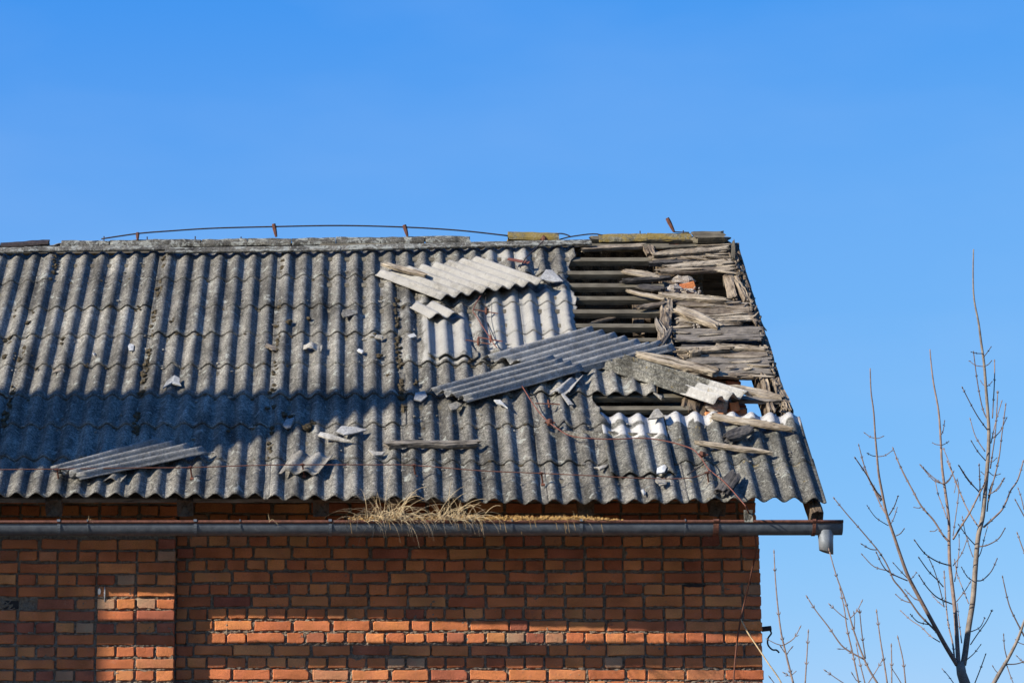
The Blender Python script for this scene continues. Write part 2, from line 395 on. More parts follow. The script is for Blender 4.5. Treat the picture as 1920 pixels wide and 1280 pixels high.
for i, (x, y, z, K, W, par, vis) in enumerate(slots):
    L = .113 if K == 'H' else .239
    vent = (abs(x - VH1.x) < .05 and abs(z - VH1.z) < .03 and y < -.1)
    if vent: continue
    sx = W / L * rb.uniform(.95, 1.015); sz = rb.uniform(.95, 1.06); yy = y - rb.uniform(-.005, .006)
    z += rb.uniform(-.002, .002) + .005 * n1(x * .9, round(z / DZ) * .37, 2)
    mw = Matrix.Translation((x, yy, z)) @ Matrix.Rotation(radians(rb.gauss(0, .7)), 4, 'Y') @ Matrix.Rotation(radians(rb.gauss(0, .8)), 4, 'Z') @ Matrix.Diagonal((sx, 1, sz, 1))
    q = rb.randrange(12) if K == 'H' else rb.randrange(10)
    if i in chosen:
        link('brick', (HM if K == 'H' else SM)[q], mw, par)
    else:
        v, f = (HR if K == 'H' else SR)[q]; rest[par].append(([mw @ Vector(a) for a in v], f))
for par, pr in rest.items():
    # split the leftover courses into four colour groups inside one mesh by material slots
    V, F = join(pr)
    o = wobj('brick_courses', V, F, M['brick'], par, kind='stuff')
# courses' colour variation: attribute-free, noise driven
mb = M['brick'].copy(); mb.name = 'fired_clay_brick_courses'
gg = NT(mb.node_tree); ramp_node = [q for q in mb.node_tree.nodes if q.type == 'VALTORGB' and len(q.color_ramp.elements) == 9][0]
geo = gg.n('NewGeometry'); gg.l(geo.outputs['Random Per Island'], ramp_node.inputs[0])
for o in COL.objects:
    if o.name.startswith('brick_courses'): o.data.materials[0] = mb
# vent in the pilaster, broken hollow brick: black pieces stand for the shade inside
V, F = boxw(VH1.x - .048, VH1.x + .048, -.1075, -.09, VH1.z - .027, VH1.z + .027); wobj('vent_shade_block', V, F, M['void'], pil, label='small square vent hole, the shade inside painted black')
vb = []
for k in range(22):
    t = 2 * pi * k / 22; vb.append(Vector((VH2.x + .075 * cos(t) * (1 + .15 * n1(k)), -.0065, VH2.z + .012 * sin(t) * (1 + .4 * n1(k * 2.3)) + .004)))
vb2 = [v + Vector((0, .012, 0)) for v in vb]
wobj('hollow_shade_patch', vb + vb2, [tuple(range(22))[::-1]] + [(i, (i + 1) % 22, 22 + (i + 1) % 22, 22 + i) for i in range(22)], M['void'], wall)
# blobs of mortar squeezed from joints
bl = []
for k in range(2300):
    if rb.random() < .72: x = rb.uniform(XP + .05, XC - .02); y = .0; kk = rb.randrange(-1, 12); z = zt - DZ * (kk + .5) + rb.gauss(0, .004)
    else: x = rb.uniform(-2.5, XP - .02); y = -.12; kk = rb.randrange(-1, 12); z = ztp - DZP * (kk + .5) + rb.gauss(0, .004)
    r = rb.uniform(.003, .0085) * (1.2 if kk > 5 else .9); v = []
    for a in range(3):
        for b in range(7):
            e = [-.75, 0, .75][a]; rr = r * (.6 if a != 1 else 1) * (1 + rb.uniform(-.3, .3)); th = 2 * pi * b / 7
            v.append(Vector((x + rr * 1.8 * cos(th), y + .005 + e * r * .6, z + rr * .7 * sin(th))))
    f = [(a * 7 + b, a * 7 + (b + 1) % 7, (a + 1) * 7 + (b + 1) % 7, (a + 1) * 7 + b) for a in range(2) for b in range(7)] + [tuple(range(7))[::-1]]
    bl.append((v, f))
V, F = join(bl); wobj('mortar_lumps', V, F, M['mortar'], wall, kind='stuff')
# white dropping marks on the pilaster
for (a, b, w, h) in ((186, 1108, 3, 7), (196, 1112, 1.2, 15)):
    P = hy(a, b, -.128); vv = []
    for k in range(10):
        t = 2 * pi * k / 10; vv.append(P + Vector((w * .0034 * cos(t) * (1 + .4 * n1(k * 1.7, a)), 0, h * .0034 * sin(t) * (1 + .3 * n1(k * 2.1, b)))))
    vv2 = [v + Vector((0, .01, 0)) for v in vv]
    wobj('white_splash', vv + vv2, [tuple(range(10))[::-1]] + [(i, (i + 1) % 10, 10 + (i + 1) % 10, 10 + i) for i in range(10)], M['dropping'], pil)

# other walls (back, left) and the gable on the right with its stepped brick top
SR_ = 3.72                                      # slope length eave to ridge
RID = R(0, SR_, 0)
YB = 2 * RID.y + .62                            # back eave
def slope_z(y):                                 # roof underside height over y
    return E0.z + (y - E0.y) * tan(AL) if y < RID.y else E0.z + (2 * RID.y - y - E0.y) * tan(AL)
yb_in = 2 * RID.y - .01
V, F = boxw(XL, XC - .31, yb_in - .3, yb_in, 0, ZT - .02); wobj('back_wall', V, F, M['mortar'], bld)
def gable(x0, x1, steps):
    parts = []; z = ZT - .02; bot = (x0, x1)
    parts.append(boxw(x0, x1, .361, yb_in - .001, 0, z))
    while True:
        z1 = z + DZ; k = (z1 - E0.z) / tan(AL) + E0.y + .10     # y where the course top meets the slope
        yb = 2 * RID.y - k
        if yb - k < .1: break
        pyc = proj(Vector((2.4, k, z + DZ / 2)))[1]
        if 495 < pyc < 565 and x1 > 0:
            parts.append(boxw(x0, x1 - .19, k, k + .55, z, z1 + .001)); k += .551
        parts.append(boxw(x0, x1, k, yb, z, z1 + .001)); z = z1
    return parts
gp = gable(XC - .31, XC - .004, 0); gw = wobj('gable_wall', *join(gp), M['mortar'], bld)
wobj('far_gable_wall', *join(gable(XL, XL + .31, 0)), M['mortar'], bld)
gb = []
z = ZT - .02; vis = [(440, 480), (505, 560), (700, 790)]
while True:
    z1 = z + DZ; k = (z1 - E0.z) / tan(AL) + E0.y + .10
    if 2 * (RID.y - k) < .12: break
    zc = z + DZ / 2; py = proj(Vector((2.4, k, zc)))[1]; isv = any(a <= py <= b for a, b in vis)
    for j in range(3):
        if 495 < py < 565 and j > 0: continue
        if isv and rb.random() < .18: continue
        mw = Matrix.Translation((XC - .31 + .055 + j * .098 + rb.uniform(-.012, .012), k - rb.uniform(.006, .05), zc)) @ Matrix.Rotation(radians(rb.gauss(0, 4)), 4, 'Y') @ Matrix.Rotation(radians(rb.gauss(0, 5)), 4, 'Z') @ Matrix.Diagonal((.86, 1.3, 1, 1))
        q = rb.randrange(12)
        if isv: link('brick', HM[q], mw, gw)
        else: gb.append(([mw @ Vector(a) for a in HR[q][0]], HR[q][1]))
    z = z1
wobj('brick_courses', *join(gb), mb, gw, kind='stuff')
gs = []
for k in range(-40, 48):
    z = zt - DZ * k
    if z < .03: continue
    ya = .125; yb_ = yb_in - .01
    if z > ZT - .05: ya = (z + DZ / 2 - E0.z) / tan(AL) + E0.y + .12; yb_ = 2 * RID.y - ya
    if 495 < proj(Vector((2.4, ya, z)))[1] < 565: ya += .60
    y = ya; K = 'S' if k % 2 == 0 else 'H'; w = .24 if K == 'S' else .1145
    while y + w < yb_:
        mw = Matrix.Translation((XC + rb.uniform(-.003, .003), y + w / 2, z)) @ Matrix.Rotation(radians(90), 4, 'Z') @ Matrix.Diagonal((rb.uniform(.96, 1.0), 1, rb.uniform(.93, 1.02), 1))
        v, f = (HR[rb.randrange(12)] if K == 'H' else SR[rb.randrange(10)]); gs.append(([mw @ Vector(a) for a in v], f)); y += w + .012
wobj('brick_courses', *join(gs), mb, gw, kind='stuff')
def lump(c, rx, ry, rz, seed, nu=12, nv=8, rough=.35):
    V = []; F = []
    for j in range(nv + 1):
        ph = pi * j / nv
        for i in range(nu):
            th = 2 * pi * i / nu; d = Vector((sin(ph) * cos(th), sin(ph) * sin(th), cos(ph)))
            k = 1 + rough * noise.noise(d * 1.7 + Vector((seed, seed * .7, 0))) + rough * .6 * noise.noise(d * 4.5 + Vector((seed, 1, 2)))
            V.append(c + Vector((d.x * rx, d.y * ry, d.z * rz)) * k)
    F = [(j * nu + i, j * nu + (i + 1) % nu, (j + 1) * nu + (i + 1) % nu, (j + 1) * nu + i) for j in range(nv) for i in range(nu)]
    return V, F
for i, (a, b, w, h) in enumerate(((1245, 466, 16, 5), (1262, 470, 18, 5), (1280, 527, 22, 9), (1262, 543, 20, 9), (1292, 548, 14, 6), (1345, 764, 22, 12), (1330, 742, 10, 8), (1290, 606, 22, 5))):
    c = RP(a, b, -.05); wobj('mortar_clod', *lump(c, w * .0038, .05, h * .0042, i * 3.1, rough=.5), M['mortar_pale'], gw, label='pale crumbling mortar')
for i, (a, b, w, h, an) in enumerate(((1268, 461, 12, 4, 5), (1290, 538, 15, 8, -12), (1378, 762, 8, 8, -10), (1340, 778, 16, 5, 3), (1240, 468, 8, 5, 12))):
    c = RP(a, b, -.03)
    mw = Matrix.Translation(c) @ Matrix.Rotation(radians(an), 4, 'Y') @ Matrix.Diagonal((w * .0075 / .113, 1.1, h * .0085 / .0645, 1))
    link('brick', HM[i], mw, gw, label='bare orange brick end on broken gable top')

# ---------------------------------------------------------------- roof timbers
def plank_mesh(L, W, T, seed, rough=1.0, tap0=1.0, tap1=1.0, ragged=1.0, curve=0.0, name='plank', m=None, nx=None):
    """plank lying along x, width y, thickness z, origin at its middle, worn and splintered"""
    rnd = random.Random(seed); nx = nx or max(10, min(60, int(L / .022)))
    cs = []
    ny = 7
    for i in range(ny): cs.append((-1 + 2 * i / (ny - 1), 1))
    cs.append((1.02, 0))
    for i in range(ny): cs.append((1 - 2 * i / (ny - 1), -1))
    cs.append((-1.02, 0))
    n = len(cs); V = []; F = []
    e0 = [rnd.uniform(0, .05) * ragged for _ in cs]; e1 = [rnd.uniform(0, .05) * ragged for _ in cs]
    for k in range(ny):   # top/bottom strands split together
        e0[2 * ny - k] = e0[k]; e1[2 * ny - k] = e1[k]
    for j in range(nx + 1):
        t = j / nx; x = (t - .5) * L
        wl = 1 + rough * .16 * n1(x * 9, seed, 1); wr = 1 + rough * .16 * n1(x * 9, seed, 5)
        tp = 1
        if t < .35: tp *= tap0 + (1 - tap0) * (t / .35) ** .8
        if t > .65: tp *= tap1 + (1 - tap1) * ((1 - t) / .35) ** .8
        cz = curve * (1 - (2 * t - 1) ** 2) + rough * .006 * n1(x * 4, seed, 9)
        cy = rough * .012 * n1(x * 3.3, seed, 12)
        for i, (a, b) in enumerate(cs):
            y = a * W / 2 * (wr if a > 0 else wl) * tp + cy
            gv = rough * (.34 * n1(x * 2.2, a * 6.5 + seed, b * 3) + .26 * n1(x * 9, a * 11 + seed, b * 3 + 7) + .14 * n1(x * 40, a * 9 + seed, b))
            z = b * T / 2 * (1 + 1.2 * gv - (.25 * rough if abs(a) > .9 and b != 0 else 0)) + cz
            y += rough * W * .03 * n1(x * 30, i * 1.3, seed)
            xx = x
            if j == 0: xx += e0[i]
            if j == nx: xx -= e1[i]
            if j == 1: xx = max(xx, V[i][0] + .002)
            if j == nx - 1 or j == nx: pass
            V.append((xx, y, z))
    for i in range(n):   # keep last-but-one ring behind the ragged end
        a = V[(nx - 1) * n + i]; b = V[nx * n + i]
        if a[0] > b[0]: V[(nx - 1) * n + i] = (b[0] - .003, a[1], a[2])
    for j in range(nx):
        for i in range(n): F.append((j * n + i, (j + 1) * n + i, (j + 1) * n + (i + 1) % n, j * n + (i + 1) % n))
    c0 = len(V); V.append((-L / 2 + .03, 0, 0)); V.append((L / 2 - .03, 0, 0))
    for i in range(n): F.append((c0, i, (i + 1) % n)); F.append((c0 + 1, nx * n + (i + 1) % n, nx * n + i))
    return mesh(name, V, F, m or M['rot'])
pseed = [10]
def plank(name, a, b, W, T, m, parent=None, n=0.0, n2=None, rough=1.0, tap=(1, 1), ragged=1.0, curve=0.0, roll=0.0, **props):
    pseed[0] += 1
    A = RP(a[0], a[1], n); B = RP(b[0], b[1], n if n2 is None else n2); d = B - A
    up = Matrix.Rotation(radians(roll), 3, d.normalized()) @ NV
    return link(name, plank_mesh(d.length, W, T, pseed[0], rough, tap[0], tap[1], ragged, curve, name, m), frame((A + B) / 2, d, up), parent, **props)
def beam(name, A, B, W, H, m, parent, up=NV, rough=.15, **props):
    pseed[0] += 1; d = B - A
    return link(name, plank_mesh(d.length, W, H, pseed[0], rough, 1, 1, .1, 0, name, m, nx=max(12, int(d.length / .06))), frame((A + B) / 2, d, up), parent, **props)

YL = [931, 864, 800, 745, 687, 630, 578, 525, 470]; SL = [12, 6, 0, -3, -5, -8, -11, -14, -14]
LN = []
for y, sl in zip(YL, SL):
    xa, sa = RS(300, y); xb, sb = RS(1300, y + sl); LN.append((xa, sa, (sb - sa) / (xb - xa)))
def sline(k, x): a = LN[k]; return a[1] + (x - a[0]) * a[2]
# rafters
for i, x in enumerate([-4.45, -3.66, -2.80, hy(102, 960, -.5).x, hy(348, 960, -.5).x, hy(602, 960, -.5).x, hy(842, 960, -.5).x, hy(1098, 960, -.5).x, hy(1350, 960, -.5).x - .02]):
    beam('rafter', R(x, .05, -.105), R(x, SR_ - .05, -.105), .10, .12, M['rafter'], bld)
    B = R(x, .05, -.105); C_ = R(x, SR_ - .05, -.105)
    beam('back_rafter', Vector((x, 2 * RID.y - B.y, B.z)), Vector((x, 2 * RID.y - C_.y, C_.z)), .10, .12, M['rafter'], bld, up=Vector((0, sin(AL), cos(AL))))
# fly rafter at the right verge: two rotten lengths and the tail
beam('fly_rafter', R(2.835, 1.0, -.10), R(2.79, SR_ - .03, -.10), .07, .13, M['rafter'], bld, rough=.8)
beam('fly_rafter', R(2.85, -.10, -.10), R(2.835, .98, -.10), .075, .13, M['rafter'], bld, rough=.5)
beam('fly_rafter', R(2.72, 1.02, -.09), R(2.71, 3.1, -.10), .06, .10, M['rafter'], bld, rough=.9)
# wall plate and eave board
beam('wall_plate', Vector((XL, .12, 4.27)), Vector((XC - .05, .12, 4.27)), .14, .12, M['rafter'], bld, up=Vector((0, 0, 1)))
V = []
beam('eave_board', R(XL, .12, -.066), R(hy(905, 940, -.6).x, .12, -.068), .075, .030, M['rot_grey'], bld, rough=.25)
beam('eave_board', R(hy(908, 940, -.6).x, .14, -.046), R(2.86, .14, -.046), .06, .026, M['rafter'], bld, rough=.3)
# battens
def battx(y): return RS(1150, y)[1]
by = [463, 489, 514, 537.5, 561.5, 586.5, 613]
ends = [1255, 1262, 1215, 1245, 1235, 1240, 1250]
for i, (y, e) in enumerate(zip(by, ends)):
    xe, se = RS(e, y - 1, -.02); xl = -.3 if i else -.3
    k = .0 - .02
    beam('batten', R(xl, se + .10 * 0, -.030), R(xe, se - .005, -.030), .058, .042, M['batten'], bld, rough=.16)
for s in [x * .235 + .22 for x in range(15)]:
    beam('batten', R(XL, s, -.034), R(-.31, s + .01, -.034), .05, .036, M['batten'], bld, rough=.1)
for y, xe in ((768, 1296), (640, 1262), (664, 1262), (690, 1240), (716, 1250), (745, 1300), (800, 1490), (860, 1520), (905, 1530)):
    xx, se = RS(1200, y, -.03); xr = RS(xe, y, -.03)[0]
    beam('batten', R(-.3, se + .004, -.034), R(xr, se, -.034), .052, .038, M['batten'], bld, rough=.2)
# short props seen between the battens
for a, b, c_, d in ((1195, 560, 1198, 632, ), (1200, 598, 1225, 600)):
    plank('timber_block', (a, b), (c_, d), .08, .05, M['rafter'], bld, n=-.13, rough=.4)
plank('timber_block', (1092, 573), (1180, 571), .06, .05, M['rafter'], bld, n=-.15, rough=.4)
plank('timber_block', (1100, 609), (1190, 586), .03, .02, M['rot'], bld, n=-.05, rough=.8, tap=(.3, 1))
plank('rafter_stump', (1250, 562), (1244, 645), .085, .07, M['rot'], bld, n=-.012, rough=1.3)
plank('rafter_stump', (1232, 600), (1258, 655), .05, .05, M['rot_grey'], bld, n=.0, rough=1.4, tap=(.5, .7))
plank('rafter_stump', (1213, 462), (1224, 482), .07, .05, M['rot'], bld, n=-.0, rough=1.3)
plank('rafter_stump', (1300, 736), (1290, 782), .12, .08, M['rafter'], bld, n=-.06, rough=1.2)
plank('rafter_stump', (1428, 706), (1450, 780), .05, .07, M['rot'], bld, n=-.03, rough=1.0)
plank('rafter_stump', (1452, 712), (1480, 780), .06, .07, M['rot'], bld, n=-.03, rough=1.3)
plank('rafter_stump', (1362, 512), (1376, 562), .07, .03, M['rot'], bld, n=-.02, rough=1.0, roll=25)
plank('rafter_stump', (1378, 520), (1404, 572), .05, .06, M['rot'], bld, n=-.02, rough=1.5)
plank('rafter_stump', (1358, 520), (1362, 540), .03, .03, M['batten'], bld, n=-.04)
rs = random.Random(55)
# sarking boards left on the verge: (x0,y0,x1,y1, apparent height px, material, n, taper)
SB = [(1213, 464, 1372, 459, 10, 'batten', -.02, (1, 1)),
      (1216, 480, 1372, 465, 9, 'rot_light', .012, (.5, .8)),
      (1214, 487, 1378, 480, 12, 'rot', -.006, (1, .6)),
      (1212, 493, 1300, 492, 7, 'rot_dark', .0, (1, .5)),
      (1238, 501, 1380, 491, 10, 'rot_light', .008, (.6, .5)),
      (1226, 509, 1385, 506, 10, 'rot', .0, (.6, .6)),
      (1262, 571, 1412, 578, 13, 'rot', -.004, (.8, .8)),
      (1263, 587, 1416, 586, 15, 'rot', -.012, (1, .9)),
      (1262, 600, 1418, 596, 12, 'rot_light', .0, (1, .9)),
      (1262, 610, 1396, 609, 8, 'rot', -.012, (1, .5)),
      (1258, 625, 1434, 620, 13, 'rot_grey', .0, (1, 1)),
      (1258, 634, 1437, 632, 15, 'rot_grey', -.006, (1, 1)),
      (1266, 652, 1440, 657, 12, 'rot_dark', -.014, (1, 1)),
      (1330, 648, 1445, 656, 9, 'rot_light', .010, (.6, .8)),
      (1268, 668, 1450, 664, 13, 'rot', -.004, (1, .9)),
      (1285, 679, 1452, 677, 15, 'rot_grey', -.008, (1, 1)),
      (1300, 693, 1456, 694, 18, 'rot_grey', -.006, (.7, 1)),
      (1300, 703, 1425, 706, 8, 'rot', -.012, (.6, 1))]
for (a, b, c_, d, h, m, n_, tp) in SB:
    plank('sarking_board', (a, b), (c_, d), h * .0062, rs.uniform(.02, .034), M[m], bld, n=n_ + rs.uniform(-.004, .022), tap=tp, rough=1.1, roll=rs.uniform(-14, 14), ragged=1.8)
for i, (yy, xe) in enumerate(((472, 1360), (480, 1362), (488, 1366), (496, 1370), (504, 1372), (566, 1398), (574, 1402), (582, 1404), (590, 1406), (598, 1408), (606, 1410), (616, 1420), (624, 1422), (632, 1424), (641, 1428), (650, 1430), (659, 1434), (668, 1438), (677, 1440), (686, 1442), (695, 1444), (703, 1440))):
    plank('gap_shade_board', (1258, yy), (xe, yy), .075, .018, M['rot_dark'] if i % 3 else M['rafter'], bld, n=-.050, rough=.8)  # added dark boards; their colour stands for shade in the board gaps
for i in range(9):
    s_ = 2.62 + i * .125; A = R(2.26, s_, -.03); B = R(2.84, s_, -.03); A.y = 2 * RID.y - A.y; B.y = 2 * RID.y - B.y
    beam('back_board', A, B, .128, .02, M['rafter'], bld, up=Vector((0, sin(AL), cos(AL))), rough=.15)
plank('ridge_plank', (1295, 445), (1363, 444), .11, .05, M['batten'], bld, n=.05, rough=.4)
plank('ridge_plank', (1100, 449), (1372, 451), .06, .04, M['batten'], bld, n=.0, rough=.4)
plank('ridge_plank', (1085, 467), (1213, 461), .05, .03, M['rot'], bld, n=.005, rough=.8)
plank('verge_shard', (1374, 486), (1376, 448), .030, .012, M['batten'], bld, n=.02, n2=.04, rough=.8, tap=(1, .25))
# splintered fibres along the verge
sp = []; rs = random.Random(5)
for k in range(170):
    t = rs.random(); yv = 455 + 325 * t; xv = 1366 + (1478 - 1366) * ((yv - 440) / 340) ** .93 + rs.gauss(-5, 4)
    A = RP(xv, yv, rs.uniform(-.05, .02)); d = (SV * rs.uniform(-1, 1) + XA * rs.gauss(0, .14) + NV * rs.uniform(-.2, .05)).normalized() * rs.uniform(.03, .10)
    sp.append(tube([A, A + d * .5 + Vector((0, 0, rs.uniform(-.008, .008))), A + d], [.007, .008, .004], 4))
wobj('splinters', *join(sp), M['rot'], bld, kind='stuff')
sv_ = []; Fv = []
for k in range(70):
    yy = rs.choice([rs.uniform(462, 510), rs.uniform(560, 705)]); x_ = rs.uniform(1235, 1340 + (yy - 460) * .3); L_ = rs.uniform(18, 85)
    A = RP(x_, yy, rs.uniform(.002, .028)); B = RP(min(x_ + L_, 1378 + (yy - 470) * .33), yy + rs.gauss(0, 4) - L_ * .02, rs.uniform(-.005, .03)); d_ = B - A
    if d_.length < .04: continue
    me_ = plank_mesh(d_.length, rs.uniform(.010, .032), rs.uniform(.006, .014), k + 500, 1.2, .3, .3, 1.0, 0, 'sliver', M['rot'], nx=8)
    fr = frame((A + B) / 2, d_, NV); o_ = len(sv_); sv_ += [fr @ v.co for v in me_.vertices]; Fv += [tuple(i + o_ for i in p.vertices) for p in me_.polygons]; bpy.data.meshes.remove(me_)
for k in range(0): pass
wobj('wood_slivers', sv_, Fv, M['rot_light'], bld, kind='stuff')
ck = []
for k in range(70):
    A = RP(rs.uniform(1230, 1312), rs.choice((607, 547, 480)) + rs.gauss(0, 4), rs.uniform(-.02, .01)); ck.append(lump(A, rs.uniform(.006, .016), rs.uniform(.006, .014), rs.uniform(.004, .010), k, 6, 4))
wobj('rubble', *join(ck), M['mortar_pale'], bld, kind='stuff')

# back slope: dark old sheets over the main part of the building
V = []; F = []; nx = 400; x0, x1 = XL - .25, XC - .02
for j in range(3):
    s = SR_ * (j / 2)
    for i in range(nx + 1):
        x = x0 + (x1 - x0) * i / nx; P = R(x, s - .02, -.055 + .014 * cos(2 * pi * x / .1246)); V.append(Vector((x, 2 * RID.y - P.y, P.z)))
F = [(j * (nx + 1) + i, (j + 1) * (nx + 1) + i, (j + 1) * (nx + 1) + i + 1, j * (nx + 1) + i + 1) for j in range(2) for i in range(nx)]
o = wobj('back_roof_slope', V, F, M['cement'], bld); md = o.modifiers.new('thick', 'SOLIDIFY'); md.thickness = .008
V, F = boxw(XL + .31, XC - .32, .37, yb_in - .31, 3.55, 3.7); wobj('attic_floor', V, F, M['rafter'], bld)

# ---------------------------------------------------------------- corrugated sheets
LAM = .8722 / 7; AMP = .0185; SEAM0 = 2.022
def corr(x): return -AMP * cos(2 * pi * (x - SEAM0) / LAM)
def make_sheet(P, nu, nv, T, m, name, parent=None, palef=None, nrm=NV, ref=None, **props):
    """P(u,v)->world point on the upper face; thickness T downwards"""
    V = []; F = []; pl = []
    for side in (0, 1):
        for j in range(nv + 1):
            for i in range(nu + 1):
                q = P(i / nu, j / nv); V.append(q - nrm * (T * side)); pl.append(palef(i / nu, j / nv, q) if palef else 0.0)
    w = nu + 1; o = w * (nv + 1)
    for j in range(nv):
        for i in range(nu):
            a = j * w + i; F.append((a, a + 1, a + w + 1, a + w)); F.append((o + a, o + a + w, o + a + w + 1, o + a + 1))
    for i in range(nu):
        F.append((i, o + i, o + i + 1, i + 1)); a = nv * w + i; F.append((a, a + 1, o + a + 1, o + a))
    for j in range(nv):
        a = j * w; F.append((a, a + w, o + a + w, o + a)); a = j * w + nu; F.append((a, o + a, o + a + w, a + w))
    top = nu * nv * 2
    c = sum(V, Vector()) / len(V); mw = ref or Matrix.Translation(c); mi = mw.inverted()
    me = mesh(name, [mi @ v for v in V], F, m); me.polygons.foreach_set('use_smooth', [k < top for k in range(len(me.polygons))])
    at = me.attributes.new('pale', 'FLOAT', 'POINT'); at.data.foreach_set('value', pl)
    return link(name, me, mw, parent, **props)
ssd = random.Random(21)
def pale_at(x, s):
    """old cover marks: stretches where the face stayed clean under a lost sheet"""
    v = 0.0
    def zone(xa, xb, sa, sb, f, w=.04):
        a = min((x - xa) / w, (xb - x) / w, (s - sa) / w, (sb - s) / w); return f * max(0, min(1, a + .5))
    z = [((905, 545), (1092, 655), .9), ((868, 545), (905, 640), .35), ((790, 590), (885, 680), .75), ((745, 560), (800, 600), .4), ((905, 462), (1000, 490), .5)]
    for (a, b), (c_, d), f in z:
        xa, sb = RS(a, b); xb, sa = RS(c_, d); v = max(v, zone(xa, xb, sa, sb, f))
    return v
def grid_sheet(c, k, s0f=None, s1=None, xl=None, xr=None, rag=0.0, m='cement', lift=0.0, palex=None, cut=None):
    sd_ = ssd.uniform(0, 99); X0 = SEAM0 + .8722 * (c - 6); X1 = X0 + .8722
    xa = X0 - .012 if xl is None else xl; xb = X1 + LAM * .22 if xr is None else xr
    top_over = .10; dr = ssd.gauss(0, .006); tilt = ssd.gauss(0, .009); bu = ssd.random(); bw = ssd.uniform(.03, .07); bd = ssd.choice((0, 0, .02, .035)); wob = ssd.gauss(0, .004); up0 = .0085 + ssd.uniform(0, .004) + lift
    def P(u, v):
        sb = sline(k, xa + (xb - xa) * u) if s0f is None else s0f(u)
        st = (sline(k + 1, xa + (xb - xa) * u) + (top_over if k < 7 else -.01)) if s1 is None else s1(u)
        sb += dr + tilt * (u - .5) + .006 * n1(u * 14, sd_) + .003 * n1(u * 50, sd_) + bd * max(0, 1 - abs(u - bu) / bw)
        s = sb + (st - sb) * v
        XR = xb; XL_ = xa
        if cut: XR = cut(s)
        if rag and cut: XR += rag * (n1(s * 14, sd_) + .5 * n1(s * 45, sd_))
        x = XL_ + (XR - XL_) * u
        n_ = corr(x) * (1 + .06 * n1(x * 2, s * 2, sd_)) + up0 * (1 - v) + .006 * max(0, 1 - (x - X0) / .09) + .005 * n1(x * 1.3, s * 1.1, 3.0) + .004 * n1(x * 5, s * 5, sd_) + wob * sin(3 * u + sd_)
        n_ -= .05 * max(0, min(1, (x - 1.3))) * 0
        return R(x, s, n_)
    def pf(u, v, q):
        s = (q - E0).dot(SV); p = pale_at(q.x, s)
        if palex: p = max(p, palex(q.x, s))
        return p
    nu = max(8, int((xb - xa) / LAM * 10)); 
    return make_sheet(P, nu, 12, .0065, M[m], 'corrugated_sheet', bld, pf)
sag = 0
holeR = RS(1070, 560)[0]
def cuttop(s):      # broken right edge of the upper rows, photo x about 1062-1085
    pts = [(RS(1085, 640)), (RS(1076, 600)), (RS(1080, 560)), (RS(1064, 520)), (RS(1068, 500)), (RS(1078, 470))]
    pts = [(b, a) for a, b in pts]
    if s <= pts[0][0]: return pts[0][1]
    for (s0, x0), (s1, x1) in zip(pts, pts[1:]):
        if s <= s1: return x0 + (x1 - x0) * (s - s0) / (s1 - s0)
    return pts[-1][1]
def cutmid(s):
    pts = [(RS(1140, 800)), (RS(1118, 762)), (RS(1106, 735)), (RS(1100, 715))]; pts = [(b, a) for a, b in pts]
    if s <= pts[0][0]: return pts[0][1]
    for (s0, x0), (s1, x1) in zip(pts, pts[1:]):
        if s <= s1: return x0 + (x1 - x0) * (s - s0) / (s1 - s0)
    return pts[-1][1]
for c in range(-1, 5):
    for k in range(8):
        grid_sheet(c, k, xl=(XL - .3 if c == -1 else None))
# column 5: complete at the eave, broken above
grid_sheet(5, 0, m='cement'); grid_sheet(5, 1, m='cement', cut=lambda s: RS(1150, 800)[0] if s > .8 else 2.02, s1=lambda u: sline(2, 1.5) + .05)
grid_sheet(5, 2, cut=cutmid, rag=.03, xr=1.8); grid_sheet(5, 4, cut=cuttop, rag=.02, xr=1.7)
for k in (5, 6, 7): grid_sheet(5, k, cut=cuttop, rag=.035, xr=1.7)
s735 = RS(1150, 741)[1]
grid_sheet(5, 3, s0f=lambda u: s735, s1=lambda u: RS(1200, 668)[1], xr=RS(1230, 735)[0], lift=.01)
# overlaid sheet at 1130..1250 with two white bands
sA, sB = RS(1190, 897)[1], RS(1190, 776)[1]; bA = (RS(1190, 820)[1], RS(1190, 800)[1], RS(1190, 789)[1])
def palov(x, s): return .95 if (s > bA[2] or bA[0] < s < bA[1] + .02) else 0
grid_sheet(5, 1, s0f=lambda u: sA, s1=lambda u: sB - .02 * u, xl=RS(1134, 840)[0], xr=RS(1262, 840)[0] - .02, lift=.028, m='cement_right', palex=palov)
# column 6: two rows, the upper one with its clean white top uncovered
grid_sheet(6, 0, xr=2.91, m='cement_right', lift=.0, s0f=lambda u: RS(1400, 940)[1] - .03 * max(0, u - .6))
sT = RS(1350, 776)[1]; sW = RS(1350, 791)[1]
grid_sheet(6, 1, xr=2.905, m='cement_right', s1=lambda u: sT, palex=lambda x, s: .9 if s > sW - .12 * max(0, .5 * n1(x * 6, 3)) else 0)
# loose tongue of sheet, 775..885 x 590..680
grid_sheet(4, 4, s0f=lambda u: RS(840, 676)[1], s1=lambda u: RS(840, 588)[1], xl=RS(800, 630)[0], xr=RS(882, 630)[0] + .02, lift=.03, cut=lambda s: RS(866 + (2.45 - s) * 45, 640)[0], rag=.02, m='cement')

